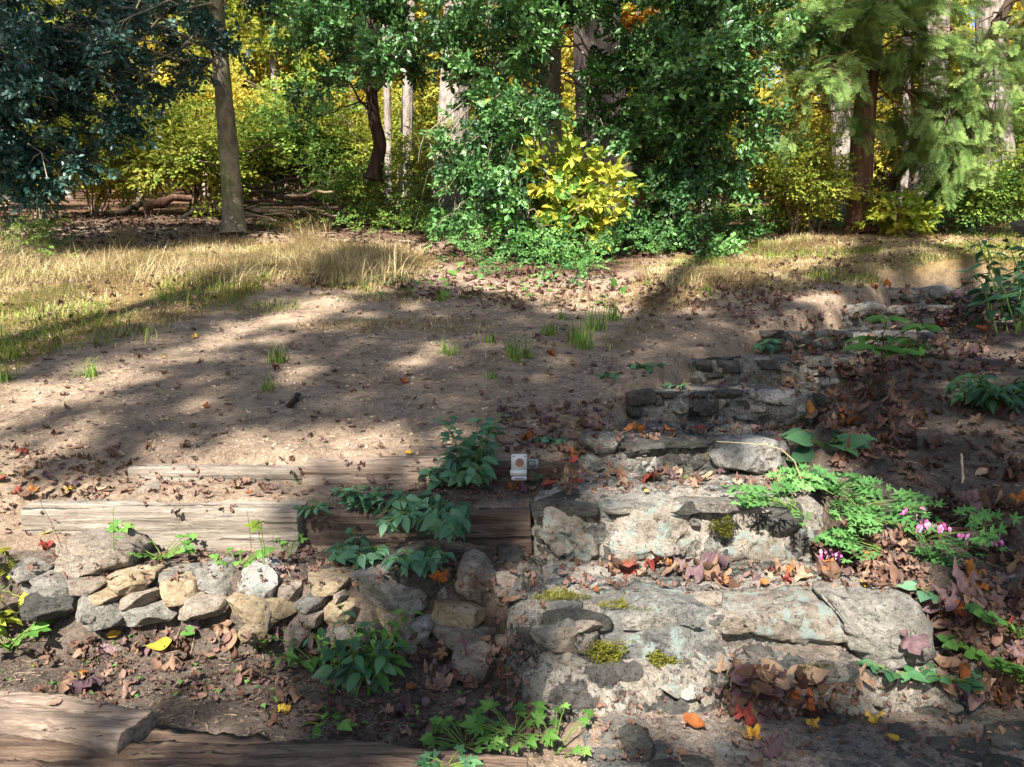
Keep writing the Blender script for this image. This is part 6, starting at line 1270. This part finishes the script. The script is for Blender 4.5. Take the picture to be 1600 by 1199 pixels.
# ------------------------------------------------------------------ trees behind the photographer that shade the place
SH = [  # regions of the ground in shade (photo pixels)
 [0, 740, 0, 678, 120, 632, 230, 592, 340, 548, 450, 505, 560, 470, 640, 438, 1000, 510, 1100, 470, 1130, 440, 1240, 440, 1330, 400, 1350, 300, 1430, 300, 1430, 410, 1560, 430, 1700, 420, 1700, 1250, 1560, 1250, 1450, 1075, 1200, 1120, 1400, 1199, 1480, 1080, 1470, 960, 1500, 860, 1430, 800, 1300, 720, 1250, 700, 1200, 735, 900, 745, 900, 790, 850, 830, 700, 870, 480, 850, 480, 780, 640, 740, 690, 700, 620, 648, 440, 652, 330, 690, 130, 722],
 [0, 560, 120, 530, 300, 480, 470, 440, 590, 400, 640, 420, 480, 470, 300, 530, 100, 590, 0, 640],
 [380, 960, 520, 940, 760, 950, 840, 1000, 830, 1199, 520, 1199, 440, 1060],
 [1150, 1130, 1600, 1090, 1600, 1250, 1150, 1250],
 [0, 1140, 250, 1140, 500, 1200, 500, 1260, 0, 1260]]
xx, yy = np.meshgrid(np.arange(-9, 12, .2), np.arange(1.4, 14.5, .2)); r = RS(99)
xx = xx.ravel() + r.uniform(-.1, .1, xx.size); yy = yy.ravel() + r.uniform(-.1, .1, yy.size); zz = gz(xx, yy, False); px, py, d = project(np.stack([xx, yy, zz], -1))
m = np.zeros(len(xx), bool)
for s_ in SH: m |= inpoly(px, py, s_)
m &= fbm(xx * 1.7, yy * 1.7, 0 * xx + 2, 3) > -.42
G0 = np.stack([xx, yy, zz], -1)[m]
# shade falling on the crowns and trunks of the wood edge
ex = []
for (x0, x1, y0, y1, Y, st) in [(-60, 330, -60, 340, 11.5, 34), (330, 400, -20, 340, 13, 34), (830, 890, 90, 330, 12.4, 22), (1000, 1140, 170, 380, 12, 26), (1325, 1420, -40, 340, 13, 22), (385, 560, 200, 340, 15, 40), (570, 610, 100, 290, 14, 26), (885, 985, -60, 330, 16, 19), (-60, 580, 265, 350, 14, 24), (110, 330, 215, 300, 17.5, 22), (390, 560, 215, 300, 17, 22)]:
    for a in np.arange(x0, x1, st):
        for b in np.arange(y0, y1, st):
            if r.uniform() < .8: ex.append(P(a + r.uniform(-9, 9), b + r.uniform(-9, 9), Y))
G0 = np.vstack([G0, np.array(ex)])
PT = G0 + SUN[None] * 1.0
# every shade point is lifted along the sun ray into the crown of one of four trees
TREES = [(-9.5, -10), (-5.0, -11), (-1.0, -9.5), (3.5, -11), (-13, -9)]
base_t = r.uniform(0, 1, len(G0)); tt = (G0[:, 1] + 9.5 + base_t * 2.5) / (-SUN[1]); O = G0 + SUN[None] * tt[:, None]
names = ['tall shade tree behind the photographer, far left one', 'tall shade tree behind the photographer, left of the middle', 'tall shade tree directly behind the photographer', 'tall shade tree behind the photographer, right one', 'outermost left shade tree behind the photographer']
own = np.argmin(np.stack([np.abs(O[:, 0] - a) for a, b in TREES], -1), 1)
BL = [T_sprig(T_simple(.4, .05, .1), 5, .22, .12, 80 + s_, .2, 1) for s_ in range(3)]
for i, (tx, ty) in enumerate(TREES):
    mk = own == i
    if mk.sum() < 5: continue
    zt = -2.5; t = thing('shade_tree', names[i], 'tree', (tx, ty, zt)); wm = MB(); hi = O[mk][:, 2].max(); pa = arc((tx, ty, zt), (tx, ty, hi + .5), 0, 14, i, .004); wm.tube(pa, np.linspace(.3, .08, 14), 12, rough=.15); obj('trunk', wm, M['bark_grey'], t)
    bm_ = MB(); lm = MB(); Om = O[mk]
    for j in r.choice(len(Om), min(60, len(Om)), False):
        k = int(np.argmin(np.abs(pa[:, 2] - (Om[j][2] - 1.)))); bm_.tube(arc(pa[k], Om[j], .05, 6, j, .02), np.linspace(.035, .01, 6), 5, cap=False)
    rep = np.repeat(Om, 3, 0) + r.normal(0, .05, (len(Om) * 3, 3)); n = len(rep); q = r.randint(0, 3, n)
    for c_ in range(3):
        mm = q == c_; lm.place(BL[c_], rep[mm], r.normal(0, 1, (mm.sum(), 3)), SUN[None] + r.normal(0, .5, (mm.sum(), 3)), 1., r.uniform(0, 1, mm.sum()))
    obj('limbs', bm_, M['bark_grey'], t); obj('crown', lm, M['ygreen'], t, smooth=False)
print('objects', len(bpy.data.objects), 'leaves', nleaf)
